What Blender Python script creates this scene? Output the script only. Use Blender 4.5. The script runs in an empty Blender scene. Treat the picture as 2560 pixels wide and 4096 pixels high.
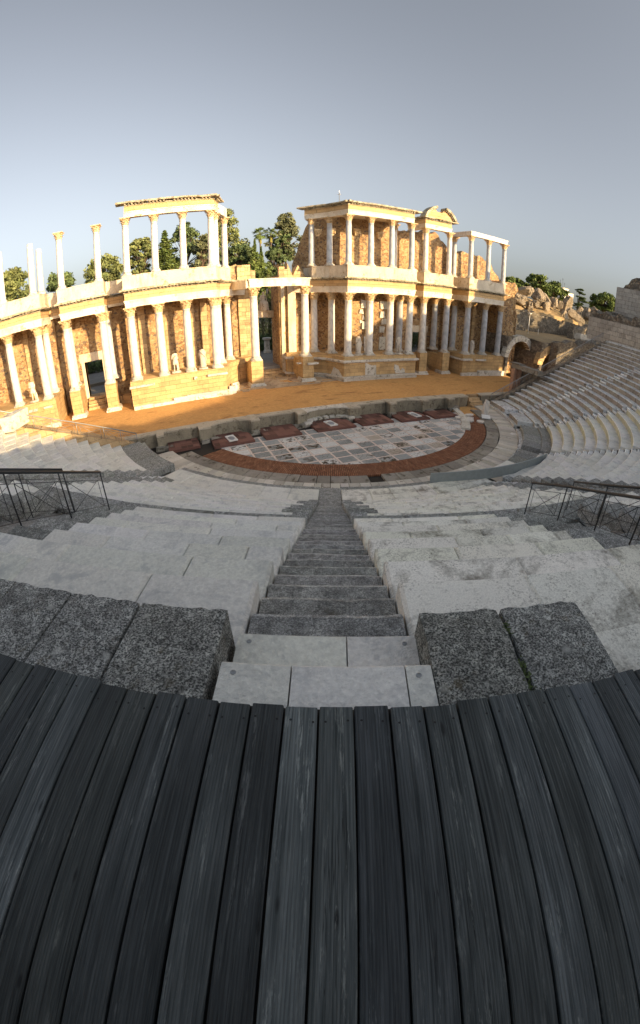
import bpy, math, random
import numpy as np
from mathutils import Matrix, Vector, noise

R = math.radians
random.seed(7)
SC = bpy.context.scene
COL = SC.collection

# ------------------------------------------------------------------ camera (a full-frame fisheye lens)
CAM = Vector((-13.113, -40.052, 10.702))
YAW, PITCH, ROLL = 0.39800, 0.53465, -0.00313
fw = Vector((math.sin(YAW)*math.cos(PITCH), math.cos(YAW)*math.cos(PITCH), -math.sin(PITCH)))
rt = Vector((math.cos(YAW), -math.sin(YAW), 0)); upv = rt.cross(fw)
r2 = rt*math.cos(ROLL)+upv*math.sin(ROLL); u2 = -rt*math.sin(ROLL)+upv*math.cos(ROLL)
cd = bpy.data.cameras.new('camera'); co = bpy.data.objects.new('camera', cd); COL.objects.link(co)
co.matrix_world = Matrix([[r2[i], u2[i], -fw[i], CAM[i]] for i in range(3)]+[[0, 0, 0, 1]])
cd.type = 'PANO'; cd.panorama_type = 'FISHEYE_LENS_POLYNOMIAL'
cd.sensor_fit = 'HORIZONTAL'; cd.sensor_width = 25.6
cd.fisheye_polynomial_k0 = 0; cd.fisheye_polynomial_k1 = -1/16.3616
cd.fisheye_polynomial_k2 = 0; cd.fisheye_polynomial_k3 = 0; cd.fisheye_polynomial_k4 = 0
cd.fisheye_fov = R(200); cd.clip_start = 0.05; cd.clip_end = 4000
SC.camera = co

# ------------------------------------------------------------------ sky and sun
SUN_AZ, SUN_EL = R(27), R(15.5)          # azimuth from -Y towards +X
tosun = Vector((math.sin(SUN_AZ)*math.cos(SUN_EL), -math.cos(SUN_AZ)*math.cos(SUN_EL), math.sin(SUN_EL)))
W = bpy.data.worlds.new('World'); SC.world = W; W.use_nodes = True
nt = W.node_tree; nt.nodes.clear()
sky = nt.nodes.new('ShaderNodeTexSky'); sky.sky_type = 'NISHITA'; sky.sun_disc = False
sky.sun_elevation = SUN_EL; sky.sun_rotation = R(180)-SUN_AZ
sky.altitude = 200; sky.air_density = 1.0; sky.dust_density = 4.0; sky.ozone_density = 1.6
hs = nt.nodes.new('ShaderNodeHueSaturation'); hs.inputs['Saturation'].default_value = 0.38
bgn = nt.nodes.new('ShaderNodeBackground'); bgn.inputs['Strength'].default_value = 0.089
wo = nt.nodes.new('ShaderNodeOutputWorld')
nt.links.new(sky.outputs[0], hs.inputs['Color']); nt.links.new(hs.outputs[0], bgn.inputs['Color'])
nt.links.new(bgn.outputs[0], wo.inputs['Surface'])
sl = bpy.data.lights.new('sun', 'SUN'); sl.energy = 4.2; sl.angle = R(0.5); sl.color = (1.0, 0.70, 0.36)
so = bpy.data.objects.new('sun', sl); COL.objects.link(so)
so.rotation_euler = tosun.to_track_quat('Z', 'Y').to_euler()
SC.view_settings.view_transform = 'Standard'; SC.view_settings.look = 'None'
SC.view_settings.gamma = 1.0; SC.view_settings.exposure = 1.27
SC.cycles.use_denoising = True
SC.cycles.max_bounces = 6; SC.cycles.diffuse_bounces = 5; SC.cycles.glossy_bounces = 2
SC.cycles.sample_clamp_indirect = 6

CX, CY = 1.80, -7.23                      # centre of the orchestra and of the seating

# ------------------------------------------------------------------ materials
MATS = {}
def new_mat(name):
    m = bpy.data.materials.new(name); m.use_nodes = True; MATS[name] = m
    t = m.node_tree; t.nodes.clear()
    out = t.nodes.new('ShaderNodeOutputMaterial'); b = t.nodes.new('ShaderNodeBsdfPrincipled')
    t.links.new(b.outputs[0], out.inputs[0]); b.inputs['Specular IOR Level'].default_value = 0.3
    return m, t, b
class NT:
    def __init__(s, t): s.t = t
    def n(s, kind, **kw):
        o = s.t.nodes.new('ShaderNode'+kind)
        for k, v in kw.items(): setattr(o, k, v)
        return o
    def l(s, a, b): s.t.links.new(a, b)
    def pos(s): return s.n('NewGeometry').outputs['Position']
    def mapping(s, v, scale=(1, 1, 1), rot=(0, 0, 0), loc=(0, 0, 0)):
        m = s.n('Mapping'); s.l(v, m.inputs[0]); m.inputs['Scale'].default_value = scale
        m.inputs['Rotation'].default_value = rot; m.inputs['Location'].default_value = loc; return m.outputs[0]
    def noise(s, v, scale, detail=4, rough=.55, dist=0):
        n = s.n('TexNoise'); s.l(v, n.inputs['Vector']); n.inputs['Scale'].default_value = scale
        n.inputs['Detail'].default_value = detail; n.inputs['Roughness'].default_value = rough
        n.inputs['Distortion'].default_value = dist; return n.outputs['Fac']
    def ramp(s, f, stops, interp='LINEAR'):
        r = s.n('ValToRGB'); s.l(f, r.inputs[0]); r.color_ramp.interpolation = interp
        e = r.color_ramp.elements
        while len(e) < len(stops): e.new(0.5)
        for i, (p, c) in enumerate(stops):
            e[i].position = p
            e[i].color = (c, c, c, 1) if not isinstance(c, tuple) else (c[0], c[1], c[2], 1)
        return r.outputs['Color']
    def mix(s, a, b, f, mode='MIX'):
        m = s.n('Mix', data_type='RGBA', blend_type=mode); m.clamp_factor = True
        for v, i in ((f, 0), (a, 6), (b, 7)):
            if isinstance(v, (int, float)): m.inputs[i].default_value = v
            elif isinstance(v, tuple): m.inputs[i].default_value = (v[0], v[1], v[2], 1)
            else: s.l(v, m.inputs[i])
        return m.outputs[2]
    def math(s, op, a, b=None, c=None):
        m = s.n('Math', operation=op)
        for i, v in enumerate((a, b, c)):
            if v is None: continue
            if isinstance(v, (int, float)): m.inputs[i].default_value = v
            else: s.l(v, m.inputs[i])
        return m.outputs[0]
    def bump(s, h, strength, dist, b, normal=None):
        n = s.n('Bump'); n.inputs['Strength'].default_value = strength; n.inputs['Distance'].default_value = dist
        s.l(h, n.inputs['Height'])
        if normal is not None: s.l(normal, n.inputs['Normal'])
        if b is not None: s.l(n.outputs[0], b.inputs['Normal'])
        return n.outputs[0]
    def tint(s):
        return s.n('Attribute', attribute_name='tint').outputs['Color']
def sc(c, k): return tuple(min(1.0, x*k) for x in c)

def stone(name, col, spot=None, spot_amt=.5, spot_scale=3., fine=30., bump=.4, bdist=.02, rough=.85, var=.18, big=.5, stain=None, stain_amt=.5, clump=None, tread=0.):
    m, t, b = new_mat(name); N = NT(t); p = N.pos()
    c = N.mix(sc(col, 1-var), sc(col, 1+var), N.ramp(N.noise(p, big, 5), [(.3, 0.), (.7, 1.)]))
    f = N.noise(p, fine, 5, .7)
    c = N.mix(c, N.ramp(f, [(.3, .66), (.7, 1.25)]), .55, 'MULTIPLY')
    if spot:
        a = N.noise(p, spot_scale, 6, .75, .3); msk = N.ramp(a, [(max(0, .62-spot_amt*.25), 0.), (.68-spot_amt*.15, 1.)])
        if clump: msk = N.math('MULTIPLY', msk, N.ramp(N.noise(p, clump, 5, .7), [(.38, .12), (.62, 1.)]))
        c = N.mix(c, spot, msk)
    if stain:
        a = N.noise(N.mapping(p, (1.6, 1.6, .45)), .8, 6, .75, .5)
        if tread:      # moss and soot patches sit mostly on the inner half of each tread
            sp = N.n('SeparateXYZ'); N.l(p, sp.inputs[0]); dx = N.math('SUBTRACT', sp.outputs[0], CX); dy = N.math('SUBTRACT', sp.outputs[1], CY)
            rr = N.math('SQRT', N.math('ADD', N.math('MULTIPLY', dx, dx), N.math('MULTIPLY', dy, dy)))
            fr = N.math('FRACT', N.math('DIVIDE', N.math('SUBTRACT', 34.35, rr), .79)); a = N.math('ADD', a, N.math('MULTIPLY', N.ramp(fr, [(.1, 1.), (.6, 0.)]), tread))
            a = N.math('ADD', a, N.math('MULTIPLY', N.math('SUBTRACT', N.noise(p, 18, 4, .7), .5), .35))
        c = N.mix(c, stain, N.math('MULTIPLY', N.ramp(a, [(.50, 0.), (.70, 1.)]), stain_amt))
    c = N.mix(c, N.tint(), 1.0, 'MULTIPLY')
    N.l(c, b.inputs['Base Color']); b.inputs['Roughness'].default_value = rough
    N.bump(N.math('ADD', f, N.noise(p, fine*.25, 4)), bump, bdist, b)
    return m

def ashlar(name, col, bw=1.1, bh=.42, mortar=(.12, .085, .05), joint=.018, var=.22, stain=(.2, .14, .08), dark=(.09, .07, .05), dark_amt=.3, missing=0.):
    m, t, b = new_mat(name); N = NT(t); g = N.n('NewGeometry'); p = g.outputs['Position']
    sp = N.n('SeparateXYZ'); N.l(p, sp.inputs[0]); cb = N.n('CombineXYZ')
    N.l(N.math('ADD', sp.outputs[0], N.math('MULTIPLY', sp.outputs[1], 1.07)), cb.inputs[0])
    wob = N.math('MULTIPLY', N.noise(p, .9, 3), .12); N.l(N.math('ADD', sp.outputs[2], wob), cb.inputs[1])
    br = N.n('TexBrick'); N.l(cb.outputs[0], br.inputs['Vector']); br.inputs['Scale'].default_value = 1.
    br.inputs['Brick Width'].default_value = bw; br.inputs['Row Height'].default_value = bh
    br.inputs['Mortar Size'].default_value = joint; br.inputs['Mortar Smooth'].default_value = .3; br.offset = .43
    br.inputs['Color1'].default_value = (*sc(col, 1-var), 1); br.inputs['Color2'].default_value = (*sc(col, 1+var), 1)
    br.inputs['Mortar'].default_value = (*mortar, 1); br.inputs['Bias'].default_value = 0
    c = N.mix(br.outputs['Color'], stain, N.math('MULTIPLY', N.ramp(N.noise(p, .7, 6, .7, .4), [(.48, 0.), (.75, 1.)]), .55))
    c = N.mix(c, dark, N.math('MULTIPLY', N.ramp(N.noise(N.mapping(p, (2.5, 2.5, .9)), 1.3, 6, .75), [(.55, 0.), (.7, 1.)]), dark_amt))
    f = N.noise(p, 14., 5, .7); c = N.mix(c, N.ramp(f, [(.3, .6), (.7, 1.2)]), .6, 'MULTIPLY')
    c = N.mix(c, N.tint(), 1.0, 'MULTIPLY')
    N.l(c, b.inputs['Base Color']); b.inputs['Roughness'].default_value = .9
    h = N.math('SUBTRACT', N.math('MULTIPLY', f, .5), N.math('MULTIPLY', br.outputs['Fac'], 1.2))
    N.bump(h, .8, .04, b)
    return m

def rubble(name, mortar, stones, scale=2.4, bump=.9):
    m, t, b = new_mat(name); N = NT(t); p = N.pos()
    nz = N.n('TexNoise'); N.l(p, nz.inputs['Vector']); nz.inputs['Scale'].default_value = 1.7; nz.inputs['Detail'].default_value = 3
    pd = N.mix(p, nz.outputs['Color'], .25, 'LINEAR_LIGHT')
    v = N.n('TexVoronoi', feature='F1'); N.l(N.mapping(pd, (1, 1, 1.35)), v.inputs['Vector']); v.inputs['Scale'].default_value = scale
    e = N.n('TexVoronoi', feature='DISTANCE_TO_EDGE'); N.l(N.mapping(pd, (1, 1, 1.35)), e.inputs['Vector']); e.inputs['Scale'].default_value = scale
    s = N.n('SeparateColor'); N.l(v.outputs['Color'], s.inputs[0])
    c = N.ramp(s.outputs[0], [(i/len(stones), k) for i, k in enumerate(stones)], 'CONSTANT')
    # rows of very different stone size: many cells stay mortar
    edge = N.ramp(N.math('ADD', e.outputs['Distance'], N.math('MULTIPLY', N.math('SUBTRACT', s.outputs[1], .62), .16)), [(.02, 0.), (.07, 1.)])
    c = N.mix(mortar, c, edge)
    c = N.mix(c, N.ramp(N.noise(p, .5, 6, .7), [(.3, .62), (.7, 1.25)]), .8, 'MULTIPLY')
    f = N.noise(p, 16., 5, .75); c = N.mix(c, N.ramp(f, [(.3, .55), (.7, 1.25)]), .7, 'MULTIPLY')
    c = N.mix(c, N.tint(), 1.0, 'MULTIPLY')
    N.l(c, b.inputs['Base Color']); b.inputs['Roughness'].default_value = .95
    N.bump(N.math('ADD', N.math('MULTIPLY', edge, .8), N.math('MULTIPLY', f, .7)), bump, .07, b)
    return m

def marble(name, col, vein, vamt=.6, stain=(.55, .42, .25), stain_amt=.35, vs=1.2, rough=.55):
    m, t, b = new_mat(name); N = NT(t); p = N.pos()
    oi = N.n('ObjectInfo'); off = N.n('CombineXYZ'); N.l(N.math('MULTIPLY', oi.outputs['Random'], 40.), off.inputs[0])
    va = N.n('VectorMath', operation='ADD'); N.l(p, va.inputs[0]); N.l(off.outputs[0], va.inputs[1]); q = va.outputs[0]
    w = N.n('TexWave', wave_type='BANDS', bands_direction='DIAGONAL'); N.l(N.mapping(q, (1, 1, .55)), w.inputs['Vector'])
    w.inputs['Scale'].default_value = vs; w.inputs['Distortion'].default_value = 9; w.inputs['Detail'].default_value = 4; w.inputs['Detail Scale'].default_value = 1.3
    c = N.mix(col, vein, N.math('MULTIPLY', N.ramp(w.outputs['Fac'], [(.35, 0.), (.95, 1.)]), vamt))
    c = N.mix(c, stain, N.math('MULTIPLY', N.ramp(N.noise(N.mapping(q, (3, 3, .5)), 1.1, 5, .7), [(.5, 0.), (.75, 1.)]), stain_amt))
    f = N.noise(p, 25., 4, .7); c = N.mix(c, N.ramp(f, [(.3, .8), (.7, 1.08)]), .6, 'MULTIPLY')
    c = N.mix(c, N.tint(), 1.0, 'MULTIPLY')
    N.l(c, b.inputs['Base Color']); b.inputs['Roughness'].default_value = rough
    N.bump(N.math('ADD', f, N.noise(p, 5, 4)), .35, .02, b)
    return m

M_WHITE = marble('white_marble', (.72, .69, .64), (.45, .45, .46), .45)
M_BLUE = marble('blue_marble', (.48, .50, .53), (.28, .31, .36), .5, stain_amt=.1, vs=.9)
M_CAP = stone('carved_capital_stone', (.68, .50, .29), spot=(.25, .17, .08), spot_amt=.45, spot_scale=6, fine=18, bump=.6, bdist=.03)
M_ENT = ashlar('entablature_stone', (.60, .41, .21), 1.0, .36, joint=.008, var=.10, dark_amt=.12, stain=(.42, .26, .11))
M_ARCH = stone('architrave_marble', (.74, .68, .58), spot=(.48, .34, .18), spot_amt=.15, spot_scale=1.2, fine=12, bump=.2, stain=(.5, .36, .18), stain_amt=.5)
M_CORN = stone('cornice_stone', (.46, .40, .29), spot=(.15, .14, .09), spot_amt=.6, spot_scale=2.5, fine=14, bump=.7, bdist=.04)
M_PARA = stone('parapet_plaster', (.66, .57, .44), spot=(.36, .27, .16), spot_amt=.25, spot_scale=1.1, fine=9, bump=.2, stain=(.35, .24, .12), stain_amt=.6)
M_POD = ashlar('podium_ashlar', (.58, .40, .20), 1.05, .42, joint=.010, var=.16, dark_amt=.4, mortar=(.26, .18, .10))
M_PLINTH = stone('weathered_white_marble', (.62, .59, .53), spot=(.25, .22, .17), spot_amt=.35, spot_scale=2.5, fine=10, bump=.6, bdist=.05)
M_RUB = rubble('rubble_wall', (.48, .32, .16), [(.32, .19, .10), (.44, .29, .15), (.53, .39, .23), (.24, .14, .08), (.48, .34, .19), (.20, .15, .12), (.40, .26, .14)], 3.7, .7)
M_RUBG = rubble('grey_rubble', (.24, .20, .15), [(.22, .19, .16), (.30, .27, .22), (.15, .14, .12), (.35, .31, .25), (.20, .17, .14)], 3., 1.)
M_PIER = ashlar('pier_granite_blocks', (.54, .38, .21), .8, .5, joint=.014, var=.2, dark_amt=.4, mortar=(.2, .14, .08))
M_SEAT_L = stone('new_pale_granite', (.71, .70, .65), spot=(.52, .525, .51), spot_amt=.25, spot_scale=2.2, fine=26, bump=.8, bdist=.025, var=.07, big=.35, stain=(.36, .37, .38), stain_amt=.6, tread=.05)
M_SEAT_R = stone('speckled_pale_stone', (.84, .82, .73), spot=(.22, .205, .17), spot_amt=.44, spot_scale=44, clump=2.2, fine=70, bump=.5, bdist=.014, var=.07, stain=(.17, .155, .12), stain_amt=.85, tread=.11)
M_SEAT_F = stone('grey_granite_seat', (.60, .62, .62), spot=(.15, .14, .12), spot_amt=.3, spot_scale=3, fine=22, bump=.4, var=.15, stain=(.18, .15, .11), stain_amt=.5)
def lichen(name, dark, mid, pale, brown):
    m, t, b = new_mat(name); N = NT(t); p = N.pos()
    a = N.noise(p, 85., 4, .65); b2 = N.noise(p, 30., 6, .75, .4); c2 = N.noise(p, 5., 6, .75)
    c = N.mix(dark, mid, N.ramp(a, [(.40, 0.), (.60, 1.)]))
    c = N.mix(c, pale, N.ramp(N.math('ADD', N.math('MULTIPLY', b2, .55), N.math('MULTIPLY', a, .45)), [(.50, 0.), (.58, 1.)]))
    c = N.mix(c, brown, N.math('MULTIPLY', N.ramp(c2, [(.58, 0.), (.68, 1.)]), .8))
    c = N.mix(c, sc(dark, .3), N.ramp(N.noise(p, 22., 5, .7), [(.62, 0.), (.70, 1.)]))
    pt = N.noise(p, 7., 5, .7, .6); c = N.mix(c, N.ramp(pt, [(.34, .55), (.5, 1.), (.66, 1.45)]), .9, 'MULTIPLY')
    v = N.n('TexVoronoi', feature='F1'); N.l(N.mix(p, N.n('TexNoise').outputs['Color'], .05, 'LINEAR_LIGHT'), v.inputs['Vector']); v.inputs['Scale'].default_value = 4.5
    c = N.mix(c, pale, N.math('MULTIPLY', N.ramp(N.math('ADD', v.outputs['Distance'], N.math('MULTIPLY', a, .25)), [(.20, 1.), (.27, 0.)]), .55))
    c = N.mix(c, N.tint(), 1., 'MULTIPLY')
    N.l(c, b.inputs['Base Color']); b.inputs['Roughness'].default_value = .95
    N.bump(N.math('ADD', a, N.math('MULTIPLY', b2, 1.5)), .9, .02, b)
    return m
M_DARK = lichen('lichen_covered_granite', (.06, .065, .062), (.36, .37, .355), (.56, .57, .54), (.12, .10, .06))
M_STEP = lichen('worn_granite_step', (.15, .15, .145), (.34, .34, .33), (.46, .46, .44), (.16, .145, .12))

def wood():
    m, t, b = new_mat('weathered_dark_wood'); N = NT(t)
    uv = N.n('Attribute', attribute_name='grain').outputs['Vector']       # x across the board, y along it, z board number
    g1 = N.noise(N.mapping(uv, (60, 1.4, 1)), 1., 6, .65, .6); g2 = N.noise(N.mapping(uv, (220, 5, 1)), 1., 3, .6)
    g3 = N.noise(N.mapping(uv, (5, 1.1, 1)), 1., 3, .5)
    w = N.n('TexWave', wave_type='BANDS', bands_direction='X'); N.l(N.mapping(uv, (26, .28, 1)), w.inputs['Vector']); w.inputs['Scale'].default_value = 1.
    w.inputs['Distortion'].default_value = 5; w.inputs['Detail'].default_value = 3; w.inputs['Detail Scale'].default_value = .6
    c = N.mix((.022, .028, .030), (.095, .106, .110), N.ramp(g1, [(.32, 0.), (.7, 1.)]))
    c = N.mix(c, (.13, .14, .14), N.math('MULTIPLY', N.ramp(g2, [(.55, 0.), (.75, 1.)]), .55))
    c = N.mix(c, N.ramp(w.outputs['Fac'], [(0., .55), (.5, 1.)]), .55, 'MULTIPLY')
    c = N.mix(c, N.ramp(g3, [(.3, .55), (.7, 1.4)]), .8, 'MULTIPLY')
    cr = N.ramp(N.noise(N.mapping(uv, (30, .45, 1)), 1., 3, .5, .8), [(.485, 0.), (.5, 1.), (.515, 0.)]); cm = N.ramp(N.noise(N.mapping(uv, (6, .8, 1)), 1.3, 2), [(.5, 0.), (.62, 1.)])
    crk = N.math('MULTIPLY', cr, cm); c = N.mix(c, (.006, .007, .008), N.math('MULTIPLY', crk, .8))
    kv = N.n('TexVoronoi', feature='F1'); N.l(N.mapping(uv, (7, 1.6, 1)), kv.inputs['Vector']); kv.inputs['Scale'].default_value = 1.
    kn = N.ramp(kv.outputs['Distance'], [(.035, 1.), (.075, 0.)]); c = N.mix(c, (.010, .011, .012), N.math('MULTIPLY', kn, .85))
    wp = N.ramp(N.noise(N.mapping(uv, (40, 3, 1)), 1., 5, .8), [(.56, 0.), (.68, 1.)]); c = N.mix(c, (.24, .255, .25), N.math('MULTIPLY', N.math('MULTIPLY', wp, N.ramp(g3, [(.45, 0.), (.6, 1.)])), .8))
    c = N.mix(c, N.tint(), 1., 'MULTIPLY')
    N.l(c, b.inputs['Base Color']); b.inputs['Roughness'].default_value = .62; b.inputs['Specular IOR Level'].default_value = .25
    N.bump(N.math('ADD', N.math('ADD', g1, N.math('MULTIPLY', g2, .6)), N.math('MULTIPLY', w.outputs['Fac'], .5)), .55, .004, b)
    return m
M_WOOD = wood()
def plain(name, col, rough=.6, metal=0., bumpy=0., fine=12.):
    m, t, b = new_mat(name); N = NT(t); p = N.pos()
    f = N.noise(p, fine, 4); c = N.mix(sc(col, .8), sc(col, 1.15), f); c = N.mix(c, N.tint(), 1., 'MULTIPLY')
    N.l(c, b.inputs['Base Color']); b.inputs['Roughness'].default_value = rough; b.inputs['Metallic'].default_value = metal
    if bumpy: N.bump(f, bumpy, .02, b)
    return m
M_STEEL = plain('dark_painted_steel', (.035, .038, .042), .45, .3)
M_RAIL = plain('galvanised_rail', (.30, .30, .30), .4, .6)
M_SCREW = plain('old_screw', (.01, .01, .01), .6)
M_NEWSCREW = plain('steel_stud', (.35, .36, .36), .4, .6)
M_PANEL = plain('blue_grey_sheet', (.27, .31, .32), .6, 0., .1, 5.)
M_BROWN = plain('brown_wood_grid', (.16, .078, .062), .8)
M_LENS = plain('grey_glass_lens', (.25, .27, .30), .3)
M_WHITEP = plain('white_paint', (.72, .72, .70), .5)
M_BARK = stone('bark', (.14, .10, .07), spot=(.05, .04, .03), fine=9, bump=.8, bdist=.05)
M_SAND = None
def ground_mat(name, c1, c2, spots, sa, sscale=.45, fine=60., shoe=0.):
    m, t, b = new_mat(name); N = NT(t); p = N.pos()
    c = N.mix(c1, c2, N.ramp(N.noise(p, .35, 5, .6), [(.3, 0.), (.7, 1.)]))
    c = N.mix(c, spots, N.math('MULTIPLY', N.ramp(N.noise(N.mapping(p, (1, 2.2, 1)), sscale, 4, .6, .2), [(.56, 0.), (.68, 1.)]), sa))
    f = N.noise(p, fine, 3, .7); c = N.mix(c, N.ramp(f, [(.3, .7), (.7, 1.2)]), .7, 'MULTIPLY')
    c = N.mix(c, N.ramp(N.noise(p, 3.5, 6, .75), [(.35, .78), (.65, 1.15)]), .8, 'MULTIPLY')
    N.l(c, b.inputs['Base Color']); b.inputs['Roughness'].default_value = .95
    N.bump(N.math('ADD', f, N.noise(p, 6., 4)), .5, .02, b); return m
M_STAGE = ground_mat('stage_gravel', (.55, .295, .105), (.63, .36, .13), (.33, .165, .06), .8)
M_EARTH = ground_mat('dry_earth', (.30, .22, .12), (.42, .30, .16), (.12, .10, .05), .8, .3, 20.)
M_GRASS = ground_mat('lawn', (.10, .13, .03), (.16, .17, .05), (.05, .07, .02), .8, .5, 30.)
M_PATH = ground_mat('garden_path', (.20, .19, .18), (.26, .25, .23), (.14, .13, .12), .5)
M_FILL = plain('joint_fill_and_crease_shade', (.035, .03, .025), .95)

def paving():
    m, t, b = new_mat('marble_paving'); N = NT(t); p = N.pos()
    sp = N.n('SeparateXYZ'); N.l(p, sp.inputs[0])
    PX, PY, OX, OY = 1.235, 1.0, -6.23+.09, -11.44
    def cell(v, P, O, w):
        u = N.math('DIVIDE', N.math('SUBTRACT', v, O), P); fr = N.math('SUBTRACT', u, N.math('FLOOR', u))
        d = N.math('MULTIPLY', N.math('ABSOLUTE', N.math('SUBTRACT', N.math('ABSOLUTE', N.math('SUBTRACT', fr, .5)), .5)), P)
        return N.math('FLOOR', u), d
    ux, dx = cell(sp.outputs[0], PX, OX, .1); uy, dy = cell(sp.outputs[1], PY, OY, .1)
    d = N.math('MINIMUM', dx, dy); band = N.ramp(d, [(.076, 1.), (.088, 0.)]); joint = N.ramp(N.math('ABSOLUTE', N.math('SUBTRACT', d, .076)), [(.006, 1.), (.016, 0.)])
    cb = N.n('CombineXYZ'); N.l(ux, cb.inputs[0]); N.l(uy, cb.inputs[1]); wn = N.n('TexWhiteNoise'); N.l(cb.outputs[0], wn.inputs['Vector']); s = N.n('SeparateColor'); N.l(wn.outputs['Color'], s.inputs[0])
    tile = N.ramp(s.outputs[0], [(0., (.235, .265, .275)), (.30, (.30, .33, .34)), (.48, (.60, .62, .62)), (.66, (.38, .40, .40)), (.78, (.64, .65, .64)), (.95, (.42, .37, .31))], 'CONSTANT')
    v = N.n('TexVoronoi', feature='DISTANCE_TO_EDGE'); N.l(N.mix(p, N.n('TexNoise').outputs['Color'], .12, 'LINEAR_LIGHT'), v.inputs['Vector']); v.inputs['Scale'].default_value = 2.6
    crk = N.math('MULTIPLY', N.ramp(v.outputs['Distance'], [(.012, 1.), (.03, 0.)]), N.ramp(s.outputs[1], [(.45, 0.), (.5, 1.)]))
    c = N.mix(tile, (.70, .61, .555), band); c = N.mix(c, (.22, .18, .14), N.math('MULTIPLY', joint, .7))
    c = N.mix(c, (.07, .06, .045), N.math('MULTIPLY', crk, .85))
    # broken places where the bed shows through, mostly inside single tiles
    nb = N.noise(p, 2.2, 5, .7, .3); miss = N.math('MULTIPLY', N.ramp(nb, [(.49, 0.), (.54, 1.)]), N.ramp(s.outputs[2], [(.78, 0.), (.8, 1.)]))
    miss = N.math('MULTIPLY', miss, N.math('SUBTRACT', 1., band)); c = N.mix(c, (.05, .037, .022), miss)
    # large worn whitish field
    wf = N.ramp(N.noise(p, .28, 5, .7), [(.5, 0.), (.62, 1.)]); c = N.mix(c, (.58, .575, .55), N.math('MULTIPLY', wf, .38))
    c = N.mix(c, N.ramp(N.noise(p, 7., 5, .7), [(.3, .72), (.7, 1.15)]), .8, 'MULTIPLY')
    N.l(c, b.inputs['Base Color']); b.inputs['Roughness'].default_value = .6
    N.bump(N.math('SUBTRACT', N.noise(p, 4., 4), N.math('ADD', N.math('MULTIPLY', miss, 1.5), joint)), .5, .02, b); return m
M_PAVE = paving()
def brickring():
    m, t, b = new_mat('brick_on_edge'); N = NT(t); p = N.pos()
    sp = N.n('SeparateXYZ'); N.l(p, sp.inputs[0])
    x = N.math('SUBTRACT', sp.outputs[0], CX); y = N.math('SUBTRACT', sp.outputs[1], CY)
    a = N.math('MULTIPLY', N.math('ARCTAN2', x, y), 13.); r = N.math('SQRT', N.math('ADD', N.math('MULTIPLY', x, x), N.math('MULTIPLY', y, y)))
    cb = N.n('CombineXYZ'); N.l(a, cb.inputs[1]); N.l(r, cb.inputs[0])
    br = N.n('TexBrick'); N.l(cb.outputs[0], br.inputs['Vector']); br.inputs['Scale'].default_value = 1.; br.inputs['Brick Width'].default_value = .42
    br.inputs['Row Height'].default_value = .115; br.inputs['Mortar Size'].default_value = .016; br.inputs['Color1'].default_value = (.25, .10, .052, 1)
    br.inputs['Color2'].default_value = (.36, .17, .095, 1); br.inputs['Mortar'].default_value = (.07, .035, .02, 1)
    c = N.mix(br.outputs['Color'], N.ramp(N.noise(p, 2.5, 6, .75), [(.3, .45), (.7, 1.25)]), .85, 'MULTIPLY')
    N.l(c, b.inputs['Base Color']); b.inputs['Roughness'].default_value = .9
    N.bump(N.math('SUBTRACT', N.noise(p, 18, 3), br.outputs['Fac']), .8, .03, b); return m
M_BRICK = brickring()
M_SLAB = stone('grey_ring_slab', (.27, .25, .215), spot=(.08, .07, .05), spot_amt=.3, spot_scale=1.5, fine=16, bump=.4, stain=(.12, .10, .07), stain_amt=.5)
M_SLABW = stone('white_ring_slab', (.52, .49, .43), spot=(.15, .13, .10), spot_amt=.15, spot_scale=2, fine=16, bump=.4)
def foliage(name, c1, c2):
    m, t, b = new_mat(name); N = NT(t)
    c = N.mix(N.mix(c1, c2, N.ramp(N.noise(N.pos(), .7, 4), [(.35, 0.), (.65, 1.)])), N.tint(), 1., 'MULTIPLY')
    N.l(c, b.inputs['Base Color']); b.inputs['Roughness'].default_value = .7; return m
F_GREEN = foliage('broad_leaves', (.11, .14, .05), (.20, .22, .08))
F_DARK = foliage('dark_leaves', (.06, .095, .04), (.12, .16, .06))
F_PALE = foliage('pale_leaves', (.12, .135, .07), (.17, .18, .09))
F_CON = foliage('conifer_needles', (.085, .13, .035), (.16, .20, .055))
F_PINE = foliage('pine_needles', (.06, .095, .025), (.13, .175, .045))

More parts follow.
